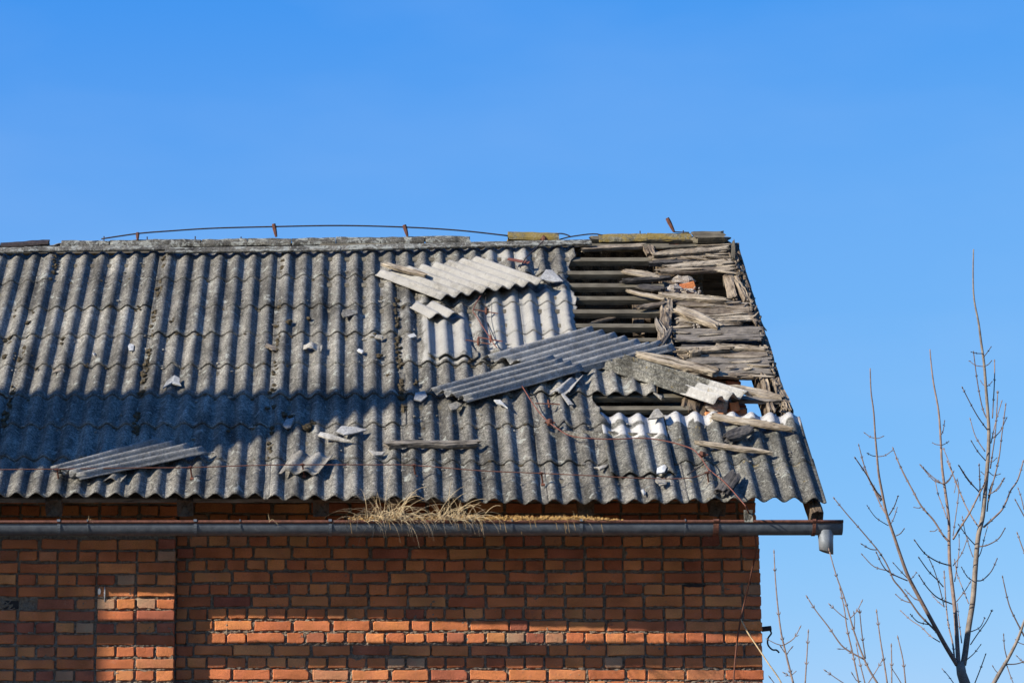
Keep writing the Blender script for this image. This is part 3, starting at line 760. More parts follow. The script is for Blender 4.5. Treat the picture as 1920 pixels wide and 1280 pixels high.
# ---------------------------------------------------------------- ridge caps
def capmesh(a, b, wv, m, name, lift, seed, T=.014, rnd=True, parent=bld, h=None):
    """a,b = pixel ends of the cap's upper outline; a bent cap over the ridge"""
    yr = RID.y
    A = hy(a[0], a[1], yr); B = hy(b[0], b[1], yr)
    prof = []
    for t in range(-6, 7):
        u = t / 6
        yy = u * wv * cos(AL); zz = -abs(u) ** 1.35 * wv * sin(AL) * 1.0
        prof.append((yy, zz))
    n = 14; P = []; k = len(prof)
    for side in (0, 1):
        for j in range(n + 1):
            C_ = A.lerp(B, j / n)
            for i, (yy, zz) in enumerate(prof):
                q = C_ + Vector((0, yy, zz - side * T)); r = n1(q.x * 12, i * .8, seed) * .006
                if i in (0, k - 1): r += n1(q.x * 20, seed) * .008
                if j in (0, n): q.x += .012 * n1(i * 1.7, seed, j)
                P.append(q + Vector((0, 0, r)))
    F = []; o = k * (n + 1)
    for j in range(n):
        for i in range(k - 1):
            a_ = j * k + i; F.append((a_, a_ + k, a_ + k + 1, a_ + 1)); F.append((o + a_, o + a_ + 1, o + a_ + k + 1, o + a_ + k))
        a_ = j * k; F.append((a_, o + a_, o + a_ + k, a_ + k)); a_ += k - 1; F.append((a_, a_ + k, o + a_ + k, o + a_))
    for i in range(k - 1):
        F.append((i, i + 1, o + i + 1, o + i)); a_ = n * k + i; F.append((a_, o + a_, o + a_ + 1, a_ + 1))
    return wobj(name, P, F, m, parent)
for i, (a, b) in enumerate(((( -300, 466), (-180, 465)), ((-182, 464), (-70, 464)), ((-72, 464), (48, 463)), ((44, 461.5), (322, 458)), ((307, 463.5), (640, 459.5)), ((638, 459), (884, 453)), ((880, 453), (1110, 448)))):
    plank('flat_ridge_sheet', (a[0], a[1] + 6.5), (b[0], b[1] + 6.5), .075, .016, M['cap'], bld, n=.040, rough=.35, ragged=.3)
xs = [115, 206, 288, 378, 464, 547, 630, 713, 797, 881]
for i in range(9):
    capmesh((xs[i] + 1, 450.5 - 1.0 * i + (1.2 if i % 2 else 0)), (xs[i + 1] - 1, 450.0 - 1.0 * i + (1.2 if i % 2 == 0 else 0)), .075, M['cap'], 'ridge_tile', 0, i * 2.2, T=.02)
for i, (a, b) in enumerate((((953, 434.5), (1047, 436.5)), ((1122, 439), (1212, 438)), ((1213, 437), (1295, 437.5)))):
    capmesh(a, b, .085, M['cap_yellow'], 'ridge_tile', 0, i * 3.3 + 40, T=.02)
capmesh((2, 455), (92, 449), .05, M['iron'], 'ridge_tile', 0, 77)
for i in range(4): capmesh((-90 * (i + 1), 452 + i), (-90 * i - 2, 451.5 + i), .075, M['cap'], 'ridge_tile', 0, 90 + i, T=.02)

# ---------------------------------------------------------------- gutter
gx0 = XL - .2; gx1 = hy(1577, 980, -.66).x
GY = -.674; GR = .058; gz = hy(900, 979, GY - GR).z
def gz_at(x): return gz + (x) * .0007
prof = [(GY + GR * cos(t), GR * 1.28 * -sin(t)) for t in [pi * k / 14 for k in range(15)]]
V = []; F = []; nn = 60; T = .0025
for side in (0, 1):
    for j in range(nn + 1):
        x = gx0 + (gx1 - gx0) * j / nn; dz = .0015 * n1(x * 1.7, 4)
        for i, (y, z) in enumerate(prof):
            t = pi * i / 14; V.append(Vector((x, y - side * T * cos(t), gz_at(x) + dz + z + side * T * sin(t))))
k = 15; o = k * (nn + 1)
for j in range(nn):
    for i in range(k - 1):
        a = j * k + i; F.append((a, a + 1, a + k + 1, a + k)); F.append((o + a, o + a + k, o + a + k + 1, o + a + 1))
F.append(tuple(nn * k + i for i in range(k)))
gut = wobj('gutter', V, F, M['zinc'], bld, smooth=True, label='grey half round zinc gutter with rusty front bead')
xs_ = [gx0 + (gx1 - gx0) * i / 40 for i in range(41)]
wobj('gutter_bead', *tube([Vector((x, GY - GR - .004, gz_at(x) + .004)) for x in xs_], .0105, 8), M['rust'], gut, smooth=True)
def gstrap(px, w, m, over=True):
    x = hy(px, 990, GY - GR).x; V = []; F = []
    pr = [(GY + (GR + .004) * cos(t), (GR + .003) * 1.29 * -sin(t)) for t in [pi * k / 14 for k in range(15)]] + [(GY - GR - .018, .006), (GY - GR - .014, .018), (GY - GR + .004, .02)]
    for xx in (x - w / 2, x + w / 2):
        for (y, z) in pr: V.append(Vector((xx, y, gz_at(x) + z)))
    n = len(pr)
    for (y, z) in pr: pass
    F = [(i, i + 1, n + i + 1, n + i) for i in range(n - 1)]
    o_ = wobj('gutter_bracket', V, F, m, gut); md = o_.modifiers.new('t', 'SOLIDIFY'); md.thickness = .003; md.offset = 0
for px in (110, 366, 619, 882, 1090, 1343, 1527): gstrap(px, .02 if px != 1343 else .034, M['rust'] if px in (1343, 1527) else M['zinc'])
for px in (164, 450, 700, 960, 1285): gstrap(px, .006, M['zinc'])
# outlet pipe
c = hy(1548, 1000, GY); V = []; F = []
for side in (0, 1):
    for j, dz in enumerate((.02, -.04, -.115)):
        for k in range(20):
            t = 2 * pi * k / 20; r = (.046 + (.006 if j == 0 else 0) - (.002 if j == 2 else 0)) - side * .003
            z = c.z + dz + (-.014 * cos(t) if j == 2 else 0); V.append(Vector((c.x + r * cos(t), GY + r * sin(t), z)))
for j in range(2):
    for k in range(20):
        a = j * 20 + k; b = j * 20 + (k + 1) % 20; F.append((a, b, b + 20, a + 20)); F.append((60 + a, 60 + a + 20, 60 + b + 20, 60 + b))
for k in range(20): a = 40 + k; b = 40 + (k + 1) % 20; F.append((a, b, 60 + b, 60 + a))
wobj('outlet_pipe', V, F, M['zinc_pale'], gut, smooth=True)
# small clamp standing on the gutter near the corner
P = hy(1403, 966, GY - GR); V, F = boxw(P.x - .026, P.x + .026, P.y - .014, P.y + .014, P.z - .042, P.z + .034)
wobj('wire_clamp', V, F, M['cap'], gut, label='lichened block clamp holding the wire on the gutter')

# ---------------------------------------------------------------- loose corrugated sheets lying on the roof
def loose(q, waves, n4, m, label, cat='roofing sheet', group=None, amp=.0135, rag=.03, sagv=0.0, palef=None, seed=1, nv=14, name='loose_corrugated_sheet', cut=None, T=.006, ph=0.0):
    (p00, p10, p01, p11) = [RP(a[0], a[1], n_) for a, n_ in zip(q, n4)]   # p00 first corner, p10 along the waves, p01 across
    U = (p01 - p00).normalized(); Vv = (p10 - p00).normalized(); nr = U.cross(Vv).normalized()
    if nr.dot(NV) < 0: nr = -nr
    def P(u, v):
        vv = v
        if v < .12: vv = v + (.12 - v) / .12 * rag * (n1(u * 9, seed) + .5 * n1(u * 31, seed)) 
        if v > .88: vv = v + (v - .88) / .12 * rag * .5 * n1(u * 8, seed + 5)
        uu = u
        if u > .93: uu = u + (u - .93) / .07 * rag * .5 * n1(v * 9, seed + 8)
        if cut: uu, vv = cut(uu, vv)
        p = p00.lerp(p10, vv).lerp(p01.lerp(p11, vv), uu)
        return p - nr * (amp * cos(2 * pi * uu * waves + ph)) + nr * (sagv * 4 * (v * (1 - v)) + .004 * n1(u * 3, v * 3, seed))
    return make_sheet(P, int(waves * 10), nv, T, M[m], name, None, palef, nr, ref=frame((p00 + p11) / 2, Vv, nr), label=label, category=cat, **({'group': group} if group else {}))
G1 = 'loose corrugated sheets lying on the roof'
loose([(703, 511), (826, 557), (905, 482), (1031, 526)], 8, (.035, .075, .045, .10), 'cement_pale', 'large pale cream corrugated sheet with eight waves lying askew below the ridge', group=G1, seed=3, rag=.035, amp=.017,
      palef=lambda u, v, q: .6)
loose([(768, 571), (806, 592), (826, 567), (868, 589)], 2, (.04, .06, .04, .06), 'cement_pale', 'small pale corrugated fragment of two waves just below the large cream sheet', group=G1, seed=5, nv=8, palef=lambda u, v, q: .9, amp=.018)
loose([(900, 668), (1097, 613), (1072, 693), (1226, 648)], 6, (.05, .05, .05, .05), 'cement_smooth', 'large grey corrugated sheet lying diagonally beside the bare battens', group=G1, seed=8, rag=.03, amp=.021)
loose([(1040, 697), (1226, 640), (1098, 692), (1270, 651)], 2, (.035, .04, .035, .04), 'cement_smooth', 'narrow grey two wave strip cracked off the large diagonal sheet', group=G1, seed=9, rag=.03, amp=.021)
loose([(800, 729), (1024, 667), (877, 748), (1097, 688)], 4, (.075, .085, .075, .085), 'cement_smooth', 'grey four wave corrugated sheet lying diagonally, lowest of the middle pair', group=G1, seed=12, rag=.035, amp=.021)
loose([(1130, 683), (1338, 750), (1180, 668), (1412, 736)], 3, (.05, .06, .05, .07), 'cement_right', 'narrow lichened corrugated sheet with bright white lower end pointing at the verge', group=G1, seed=15, rag=.04, amp=.027, nv=22,
      palef=lambda u, v, q: .95 if v > .72 + .04 * n1(u * 6) else 0)
loose([(90, 876), (282, 822), (150, 893), (392, 843)], 4, (.07, .08, .07, .08), 'cement_smooth', 'grey corrugated sheet of four waves lying near the left end of the eave', group=G1, seed=18, rag=.04, amp=.020)
loose([(522, 884), (548, 846), (598, 886), (624, 853)], 2.3, (.05, .05, .05, .05), 'cement_pale', 'short greyish corrugated piece of two waves hanging on the eave wire', group=G1, seed=21, nv=8, rag=.06, amp=.016)
loose([(192, 897), (208, 884), (228, 900), (238, 888)], 1.2, (.03, .03, .03, .03), 'cement_pale', 'curved pale chip poking out under the left loose sheet', group=G1, seed=22, nv=6, amp=.014)

def slab(name, pts, T, m, n_, **props):
    """small broken flat or bent piece given by its outline, real thickness"""
    k = len(pts); V = []; rr = random.Random(sum(int(p[0]) for p in pts))
    ns = n_ if hasattr(n_, '__len__') else [n_ + rr.uniform(-.006, .006) for _ in pts]
    top = [RP(a, b, q) for (a, b), q in zip(pts, ns)]; c = sum(top, Vector()) / k + NV * .004
    V = top + [v - NV * T for v in top] + [c, c - NV * T]
    F = [(i, (i + 1) % k, 2 * k) for i in range(k)] + [(k + (i + 1) % k, k + i, 2 * k + 1) for i in range(k)] + [(i, k + i, k + (i + 1) % k, (i + 1) % k) for i in range(k)]
    return wobj(name, V, F, m, None, **props)
FR = [
 ([(1010, 523), (1024, 505), (1036, 506), (1056, 527), (1040, 528)], 'cement_smooth', .05, 'flat dark grey triangular shard beside the pale sheet right corner'),
 ([(305, 727), (313, 713), (327, 703), (337, 708), (336, 716), (340, 722), (322, 718)], 'cement_white', .035, 'bright white angular shard alone on the left roof half'),
 ([(240, 648), (243, 644), (251, 646), (250, 656), (242, 657)], 'cement_white', .022, 'tiny square white chip upper left of the white shard'),
 ([(173, 661), (180, 662), (177, 666)], 'cement_white', .02, 'tiniest white chip on the left roof half'),
 ([(98, 699), (101, 694), (118, 689), (120, 693)], 'rot_light', .025, 'short pale wood chip lying far left on the roof'),
 ([(497, 648), (500, 643), (517, 650), (518, 656), (510, 655)], 'rot', .025, 'small brown wood chip beside the mossy middle seam'),
 ([(640, 588), (643, 580), (668, 580), (671, 587), (644, 595)], 'cement', .03, 'flat grey chip stuck on the laps left of the pale fragment'),
 ([(669, 657), (673, 653), (682, 657), (679, 661)], 'cement_white', .022, 'tiny white chip left of the leaning strip, above the shade line'),
 ([(702, 632), (706, 627), (718, 628), (716, 635)], 'cement_pale', .03, 'small pale chip caught in moss at the broken seam'),
 ([(764, 628), (776, 624), (781, 630), (769, 633)], 'cement_white', .03, 'white chip just left of the loose tongue of sheet'),
 ([(596, 815), (601, 809), (620, 813), (664, 828), (640, 826), (615, 822)], 'cement_pale', .04, 'long thin pale splinter of sheet left of the grey plank'),
 ([(630, 808), (640, 798), (668, 800), (688, 805), (662, 812), (645, 814)], 'cement_smooth', .045, 'dark pointed piece of sheet above the pale splinter'),
 ([(530, 797), (536, 786), (552, 782), (545, 800), (538, 802)], 'cement_smooth', .03, 'grey shard leaning in the shade right of the middle seam'),
 ([(776, 748), (779, 736), (796, 732), (801, 742), (790, 751)], 'cement_smooth', .04, 'rounded grey lump at the left tip of the middle sheet'),
 ([(1225, 735), (1242, 742), (1240, 748)], 'cement_pale', .04, 'thin pale sliver above the lower hole'),
 ([(1232, 877), (1246, 870), (1250, 875), (1246, 884), (1231, 887)], 'cement_white', .06, 'white flake on the overlaid sheet near the eave wires'),
 ([(1228, 900), (1232, 893), (1248, 898), (1250, 906), (1238, 909)], 'cement_pale', .05, 'grey flake hanging below the white flake'),
 ([(1202, 918), (1206, 916), (1211, 924), (1207, 927)], 'cement_white', .03, 'tiny oval pale chip near the eave right of the seam'),
 ([(1120, 875), (1140, 869), (1138, 874), (1124, 880)], 'cement_pale', .03, 'thin curled flake left of the white banded sheet'),
 ([(1215, 785), (1226, 768), (1234, 765), (1246, 780), (1240, 782)], 'cement_pale', .06, 'thin pale pointed chip standing on the white topped sheet'),
 ([(1050, 735), (1058, 738), (1076, 758), (1066, 758)], 'cement_smooth', .03, 'curled dark flake right of the diagonal sheets'),
 ([(840, 758), (846, 768), (856, 766), (866, 757), (856, 752)], 'cement_pale', .04, 'crumpled pale shard under the four wave sheet'),
 ([(926, 749), (938, 749), (952, 764), (942, 758), (932, 756)], 'cement_white', .045, 'white jagged shard under the right part of the four wave sheet'),
 ([(690, 842), (700, 846), (722, 846), (716, 852), (700, 853)], 'cement_pale', .03, 'pale chip tucked under the left end of the grey plank'),
]
for pts, m, n_, lb in FR:
    slab('wood_chip' if 'wood' in lb else 'sheet_shard', pts, .009, M[m], n_, label=lb, category='debris', group='small fragments lying on the roof')
loose([(1030, 735), (1055, 715), (1068, 736), (1094, 704)], 1.4, (.04, .05, .04, .05), 'cement_smooth', 'dark curled sheet fragment below the right ends of the diagonal sheets', cat='debris', name='sheet_shard', seed=31, nv=8, rag=.08)
loose([(566, 652), (570, 643), (603, 656), (605, 645)], 1.2, (.03, .03, .03, .03), 'cement_pale', 'pale wavy chip lying on one crest above the shade line', cat='debris', name='sheet_shard', seed=33, nv=6, rag=.05)

# loose planks
LP = [((716, 493), (802, 519), .065, .025, 'rot_light', .075, .075, (.6, .4), 'short bleached plank lying on the upper left of the pale corrugated sheet'),
      ((717, 834), (906, 831), .055, .035, 'rot_grey', .045, .045, (.8, .8), 'straight grey plank lying level across the lower middle of the roof'),
      ((1190, 663), (1350, 699), .10, .035, 'rot_light', .045, .04, (.35, .9), 'bleached split plank slanting down above the white ended sheet'),
      ((1263, 575), (1354, 614), .105, .025, 'rot_light', .04, .03, (.5, .7), 'broad bleached board slanting across the verge boards'),
      ((1262, 656), (1380, 655), .055, .035, 'rot_light', .035, .03, (.5, .4), 'knotty pale stick on the verge boards right of the big diagonal sheet'),
      ((1285, 664), (1318, 660), .06, .05, 'rot_light', .03, .03, (.4, .4), 'lumpy pale stub of wood beside the diagonal sheet tip'),
      ((1362, 727), (1474, 746), .08, .03, 'rot_light', .01, .015, (.6, .6), 'brown splintered board bridging the sky gap behind the white sheet end'),
      ((1370, 746), (1472, 752), .07, .03, 'rot_grey', -.01, .0, (.7, .6), 'greyer board under the splintered one at the sky gap'),
      ((1328, 779), (1492, 806), .07, .028, 'rot_light', .045, .045, (.6, .3), 'long pale splintered plank on the white topped sheets by the verge'),
      ((1299, 829), (1450, 849), .05, .026, 'rot_light', .045, .04, (.4, .3), 'thin pale plank, lower of the two on the verge sheets'),
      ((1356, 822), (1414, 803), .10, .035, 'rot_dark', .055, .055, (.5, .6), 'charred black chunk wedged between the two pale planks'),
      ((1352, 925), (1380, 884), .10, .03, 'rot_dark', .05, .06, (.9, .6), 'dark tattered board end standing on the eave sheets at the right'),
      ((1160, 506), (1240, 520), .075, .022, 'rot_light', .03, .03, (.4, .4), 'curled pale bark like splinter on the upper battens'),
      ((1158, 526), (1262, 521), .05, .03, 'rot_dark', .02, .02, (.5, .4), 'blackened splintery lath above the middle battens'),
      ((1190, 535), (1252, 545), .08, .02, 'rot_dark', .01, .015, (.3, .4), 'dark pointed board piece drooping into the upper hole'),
      ((1172, 544), (1252, 562), .042, .022, 'rot_light', .025, .025, (.3, .6), 'slim pale lath slanting over the middle battens'),
      ((1228, 552), (1370, 564), .07, .03, 'rot_light', .02, .02, (.5, .4), 'bright bleached board under the dark attic opening'),
      ((1192, 580), (1250, 566), .05, .022, 'rot', .02, .02, (.2, .7), 'brown splinter rising to the right over the battens'),
      ((1238, 654), (1262, 612), .04, .025, 'rot_dark', .03, .04, (.6, .4), 'dark bristly upright splinter at the end of the battens')]
for a, b, W, T, m, na, nb_, tp, lb in LP:
    plank('loose_plank', a, b, W, T, M[m], None, n=na, n2=nb_, tap=tp, rough=1.3, label=lb, category='plank', group='broken planks lying on the roof')
# rusty flat iron
plank('rusty_iron_strip', (951, 485), (993, 493), .035, .006, M['rust_red'], None, n=.06, rough=.2, ragged=.2, label='short rusty flat iron strip lying above the pale sheet', category='iron strip')

# ---------------------------------------------------------------- moss
ms = []; rm = random.Random(9)
def mossline(p0, p1, n, dens, spread=.012):
    for k in range(n):
        t = rm.random(); 
        if n1(t * 9, p0[0]) < dens: continue
        x = p0[0] + (p1[0] - p0[0]) * t; y = p0[1] + (p1[1] - p0[1]) * t
        c = RP(x, y, 0) + XA * rm.gauss(.008, spread) + NV * .002; r = rm.uniform(.009, .021)
        ms.append(lump(c, r, r * 1.1, r * .8, k + x, 8, 5, .6))
mossline((100, 480), (5, 800), 120, -.15, .016); mossline((312, 480), (250, 815), 120, -.1, .014); mossline((528, 475), (505, 860), 70, -.05)
mossline((738, 560), (756, 800), 80, -.1); mossline((30, 560), (20, 690), 14, -.3, .04)
for (x, y, r) in ((545, 605, .03), (580, 596, .018), (322, 600, .015), (117, 638, .018), (70, 693, .015), (13, 638, .02), (10, 668, .02), (575, 800, .035), (590, 793, .022), (540, 777, .025), (700, 630, .022), (712, 668, .02), (512, 732, .02), (780, 718, .016), (430, 806, .012), (755, 575, .014), (878, 678, .02), (505, 767, .014), (170, 577, .01), (260, 578, .012), (170, 688, .01), (735, 705, .022)):
    for q in range(3):
        c = RP(x + rm.gauss(0, 3), y + rm.gauss(0, 2), .012); ms.append(lump(c, r * .8, r * .8, r * .5, x + q, 9, 6, .6))
for k in range(160):     # crumbs in the laps
    kk = rm.randrange(1, 8); x = rm.uniform(-2.7, 1.2); s = sline(kk, x) - .01; tr = round((x - SEAM0) / LAM) * LAM + SEAM0
    if rm.random() < .6: x = tr + rm.gauss(0, .012)
    c = R(x, s, corr(x) + .004); r = rm.uniform(.004, .009); ms.append(lump(c, r * 1.6, r, r * .8, k, 7, 5, .6))
wobj('moss', *join(ms), M['moss'], kind='stuff', label='dark brown moss cushions along the sheet seams', category='moss')

cr_ = []
for k in range(420):
    if rm.random() < .55: x = rm.uniform(.0, 2.8); s = rm.uniform(.05, 2.9) if x < 1.5 else rm.uniform(.05, .95)
    else: x = rm.uniform(-2.7, 1.2); s = rm.uniform(.1, 3.3)
    x = round((x - SEAM0) / LAM) * LAM + SEAM0 + rm.gauss(0, .016)
    c = R(x, s, corr(x) + .010); r = rm.uniform(.003, .010) * (1 if rm.random() < .85 else 1.8); cr_.append(lump(c, r * rm.uniform(.8, 1.8), r, r * .6, k + .3, 6, 4, .7))
wobj('crumbs', *join(cr_), M['cement_pale'], kind='stuff', label='grey crumbs of broken sheet lying in the corrugation valleys', category='rubble')

# ---------------------------------------------------------------- wires
def wire(name, px, n_, r, m, parent=None, sub=6, **props):
    ns = n_ if hasattr(n_, '__len__') else [n_] * len(px)
    pts = smoothline([RP(a, b, q) for (a, b), q in zip(px, ns)], sub)
    return wobj(name, *tube(pts, r, 6), m, parent, smooth=True, **props)
e = empty('eave_lightning_wire', RP(567, 880, .08), label='long red brown rusty wire strung level just above the eave on iron holders', category='wire')
wire('wire', [(-260, 884), (0, 880), (100, 879), (230, 877), (357, 876), (480, 872), (570, 871), (700, 871), (775, 872), (900, 882), (1015, 887), (1100, 891), (1200, 896), (1290, 896), (1325, 885), (1328, 880)], .085, .0032, M['rust'], e)
for (x, y) in ((107, 880), (357, 876), (567, 871), (776, 872), (1015, 887), (1326, 886)):
    A = RP(x, y, .088); B = RP(x + 3, y + 20, .012)
    wobj('wire_holder', *join([tube([A + NV * .008, A.lerp(B, .5), B], [.007, .005, .006], 6), tube([A - XA * .015, A + XA * .015], [.007, .007], 6), tube([B - XA * .012 - SV * .01, B + XA * .012 - SV * .01], [.008, .01], 6)]), M['rust'], e)
e2 = empty('slanting_lightning_wire', RP(1045, 800, .06), label='rusty wire running slantwise down the right roof half and over the gutter', category='wire')
wire('wire', [(978, 722), (992, 745), (1005, 765), (1022, 785), (1045, 803), (1075, 818), (1140, 823), (1220, 822), (1290, 838), (1312, 855), (1330, 880), (1360, 905), (1398, 948)], [.06] * 9 + [.08, .07, .07, .1], .0038, M['rust_red'], e2)
pts = [RP(1398, 948, .1)] + [hy(a, b, Y) for a, b, Y in ((1406, 968, -.70), (1418, 1022, -.62), (1412, 1060, -.4), (1398, 1120, -.2), (1388, 1165, -.14), (1380, 1220, -.13), (1374, 1300, -.13), (1370, 1400, -.13))]
wobj('wire', *tube(smoothline(pts), .0052, 6), M['rust'], e2, smooth=True)
pts = [hy(a, b, Y) for a, b, Y in ((1389, 1160, -.15), (1402, 1185, -.2), (1420, 1212, -.25), (1440, 1242, -.3), (1462, 1274, -.3), (1490, 1330, -.3))]
wobj('wire', *tube(smoothline(pts), .0045, 6), M['straw'], e2, smooth=True, label='pale bent end of the wire')
for (x, y) in ((1030, 791), (1317, 851)):
    c = RP(x, y, .06); wobj('clamp', *join([lump(c, .022, .022, .022, x, 8, 6, .5), tube([c - XA * .03, c + XA * .035 - SV * .01], .006, 5)]), M['rust'], e2)
A = RP(1317, 868, .06); wobj('holder', *tube([RP(1288, 890, .05), RP(1322, 868, .07), RP(1330, 885, .05), RP(1340, 900, .04)], .0045, 5), M['iron'], e2)
wobj('holder', *join([tube([RP(1003, 756, .05), RP(1050, 758, .05)], .0045, 5), tube([RP(1028, 750, .06), RP(1030, 764, .03)], .008, 5)]), M['rust'], e2)
e3 = empty('upper_hanging_wire', RP(905, 620, .05), label='rusty wire hanging from the ridge clamp past the pale sheet to the diagonal sheet', category='wire')
wire('wire', [(1019, 452), (1000, 470), (985, 485), (975, 502)], [.12, .09, .08, .06], .004, M['iron'], e3)
wire('wire', [(903, 552), (893, 568), (887, 583), (893, 592), (905, 612), (918, 632), (926, 645), (932, 652)], .05, .0036, M['rust_red'], e3)
wire('wire', [(913, 548), (910, 565), (909, 590), (913, 605), (918, 620), (925, 640)], .04, .0028, M['iron'], e3)
for (x, y) in ((912, 583), (920, 635), (897, 640)):
    c = RP(x, y, .05); wobj('clamp', *join([tube([RP(x - 24, y - 3, .045), RP(x + 22, y + 5, .045)], .0042, 5), lump(c, .011, .011, .03, x, 8, 6, .3)]), M['rust'] if x < 915 else M['rust_red'], e3)
e4 = empty('ridge_lightning_wire', hy(515, 424, RID.y), label='thin dark lightning wire bowed along the ridge on short iron posts', category='wire')
def rw(px, r=.0055):
    pts = smoothline([hy(a, b, RID.y - .02) for a, b in px]); return wobj('wire', *tube(pts, r, 6), M['iron'], e4, smooth=True)
rw([(190, 448), (258, 438), (320, 433), (400, 428), (515, 425), (640, 423), (760, 426), (860, 432), (952, 442)])
rw([(1018, 452), (1030, 444), (1048, 438), (1062, 440), (1070, 444)], .005)
rw([(1030, 456), (1050, 449), (1075, 443), (1120, 439), (1150, 452)], .005)
for (x, y, x2, y2, w) in ((258, 436, 258, 450, .014), (513, 420, 518, 444, .016), (758, 422, 764, 443, .016), (1251, 409, 1264, 435, .016)):
    A = hy(x, y, RID.y - .02); B = hy(x2, y2, RID.y - .02)
    wobj('wire_post', *tube([A, A.lerp(B, .3), A.lerp(B, .7), B], [w * .9, w, w * .8, w * .55], 6), M['rust'], e4)
wobj('wire_post', *tube([hy(1264, 435, RID.y - .02), hy(1292, 436, RID.y - .02)], .005, 5), M['iron'], e4)
c = hy(1020, 449, RID.y - .1); wobj('clamp', *join([lump(c, .022, .02, .032, 4, 10, 7, .4), tube([c - XA * .03, c + XA * .03], .007, 5)]), M['rust'], e4)
for (x, y) in ((195, 443), (276, 444), (366, 443), (452, 444), (1200, 433), (1281, 432)):
    A = hy(x, y, RID.y); wobj('nail', *tube([A, A - Vector((0, 0, .045))], [.005, .0035], 5), M['iron'], e4)

# iron hook on the wall's right edge
e5 = empty('iron_wall_hook', hy(1432, 1180, .1), label='black iron bracket with hanging curved hook on the right wall edge', category='hook')
A = hy(1428, 1179, .1); B = hy(1446, 1177, .1)
wobj('bracket', *tube([A, A.lerp(B, .5), B], .017, 6), M['iron'], e5)
wobj('hook', *tube(smoothline([hy(a, b, .1) for a, b in ((1444, 1181), (1446, 1187), (1440, 1196), (1440, 1208), (1448, 1217), (1456, 1218), (1461, 1223))]), .0055, 6), M['iron'], e5)

# ---------------------------------------------------------------- dry grass in the gutter
def tuft(cx, w, nb_, lean, L, lb, seed, gy=GY - .045):
    r = random.Random(seed); pr = []
    for k in range(nb_):
        x = hy(cx + r.gauss(0, w), 978, gy).x; p = Vector((x, gy + r.uniform(-.03, .03), gz_at(x) + .0))
        d = Vector((r.gauss(lean, .8), r.gauss(-.35, .35), .9)).normalized(); l = L * r.uniform(.35, 1.35); pts = [p.copy()]; v = d * (l / 9)
        cv = r.uniform(.3, 1.7)
        for i in range(9):
            v = v + Vector((math.copysign(.0012, d.x) * .0006, -.0004, -l * .011 * cv * (1 + i * .35))); v = v.normalized() * (l / 9); pts.append(pts[-1] + v)
        rr = r.uniform(.0013, .0023); pr.append(tube(pts, [rr * (1 - i / 12) for i in range(10)], 3, False))
    V, F = join(pr); return wobj('dry_grass_tuft', V, F, M['straw'], origin=hy(cx, 978, gy), label=lb, category='grass', group='dry grass growing in the gutter')
tuft(728, 20, 130, .05, .27, 'larger tuft of dry straw grass, left of the other, drooping over the gutter front', 1)
tuft(846, 22, 115, .35, .23, 'bushy dry straw tuft in the gutter leaning right, the right one of two', 2)
tuft(1080, 6, 12, .3, .10, 'few pale stalks standing in the orange moss of the gutter', 3)
tuft(170, 6, 9, 0, .05, 'tiny weed sprouting in the gutter below the left loose sheet', 4)
tuft(515, 8, 6, .8, .05, 'a few short straws in the gutter left of the tufts', 5)
tuft(662, 5, 10, -.3, .12, 'thin seed heads rising from the gutter at the left of the large tuft', 6)
r = random.Random(11); pr = []
for k in range(2600):
    px = r.uniform(860, 1165); px = px if r.random() < .85 else r.uniform(650, 900); x = hy(px, 976, GY).x; y = GY + r.uniform(-.07, .03)
    hgt = .030 * (1 if px < 1100 else max(.2, (1165 - px) / 65)); p = Vector((x, y, gz_at(x) + .004 + r.uniform(0, hgt)))
    d = Vector((r.gauss(.3, .6), r.gauss(-.5, .5), r.uniform(.0, .9))).normalized() * r.uniform(.012, .028)
    pr.append(tube([p, p + d * .6, p + d + Vector((0, 0, -.004))], [.0022, .002, .0006], 3, False))
    if k % 110 == 0: pr.append(tube([p, p + Vector((.01, -.03, -.01)), p + Vector((.02, -.045, -.06 - .03 * r.random()))], .0015, 3, False))
wobj('gutter_moss', *join(pr), M['sedum'], kind='stuff', label='orange dry moss and litter filling the gutter right of the tufts', category='moss')

# ---------------------------------------------------------------- bare trees
rt = random.Random(4)
def a4(p): return (1380 + p[0] / 3.048, 860 + p[1] / 3.048)
def a5(p): return (1480 + p[0] / 2.56, 440 + p[1] / 2.56)
def branch(par, pts, w0, w1, Y, conv, m, name='branch', dY=0.0, buds=True, Y1=None, kink=True):
    px = [conv(p) if conv else p for p in pts]; n = len(px); P = []
    for i, (a, b) in enumerate(px):
        t = i / max(1, n - 1); P.append(hy(a, b, Y + dY * t))
    sc = (Y - CAM.y) / FOC
    L = smoothline(P, 4); k = len(L); R0 = w0 / 2 * sc; R1 = w1 / 2 * sc
    rad = [R0 + (R1 - R0) * i / (k - 1) for i in range(k)]
    parts = [tube(L, rad, 7 if w0 > 5 else 5)]
    if buds and w0 < 9:
        acc = 0; nxt = rt.uniform(.05, .15)
        for i in range(1, k):
            acc += (L[i] - L[i - 1]).length
            if acc > nxt:
                acc = 0; nxt = rt.uniform(.10, .24); t = (L[i] - L[i - 1]).normalized(); sd_ = Vector((t.z, rt.uniform(-.3, .3), -t.x)).normalized()
                for s in (-1, 1):
                    q = L[i] + sd_ * s * rad[i] * .6
                    parts.append(tube([q, q + (sd_ * s * .7 + t * .8) * .008, q + (sd_ * s * .7 + t * 1.3) * .013], [.003, .0028, .001], 5))
        t = (L[-1] - L[-2]).normalized(); parts.append(tube([L[-1], L[-1] + t * .012, L[-1] + t * .026], [R1, R1 * 1.3 + .001, .001], 5))
    return wobj(name, *join(parts), m, par, smooth=True)
TY = 5.0
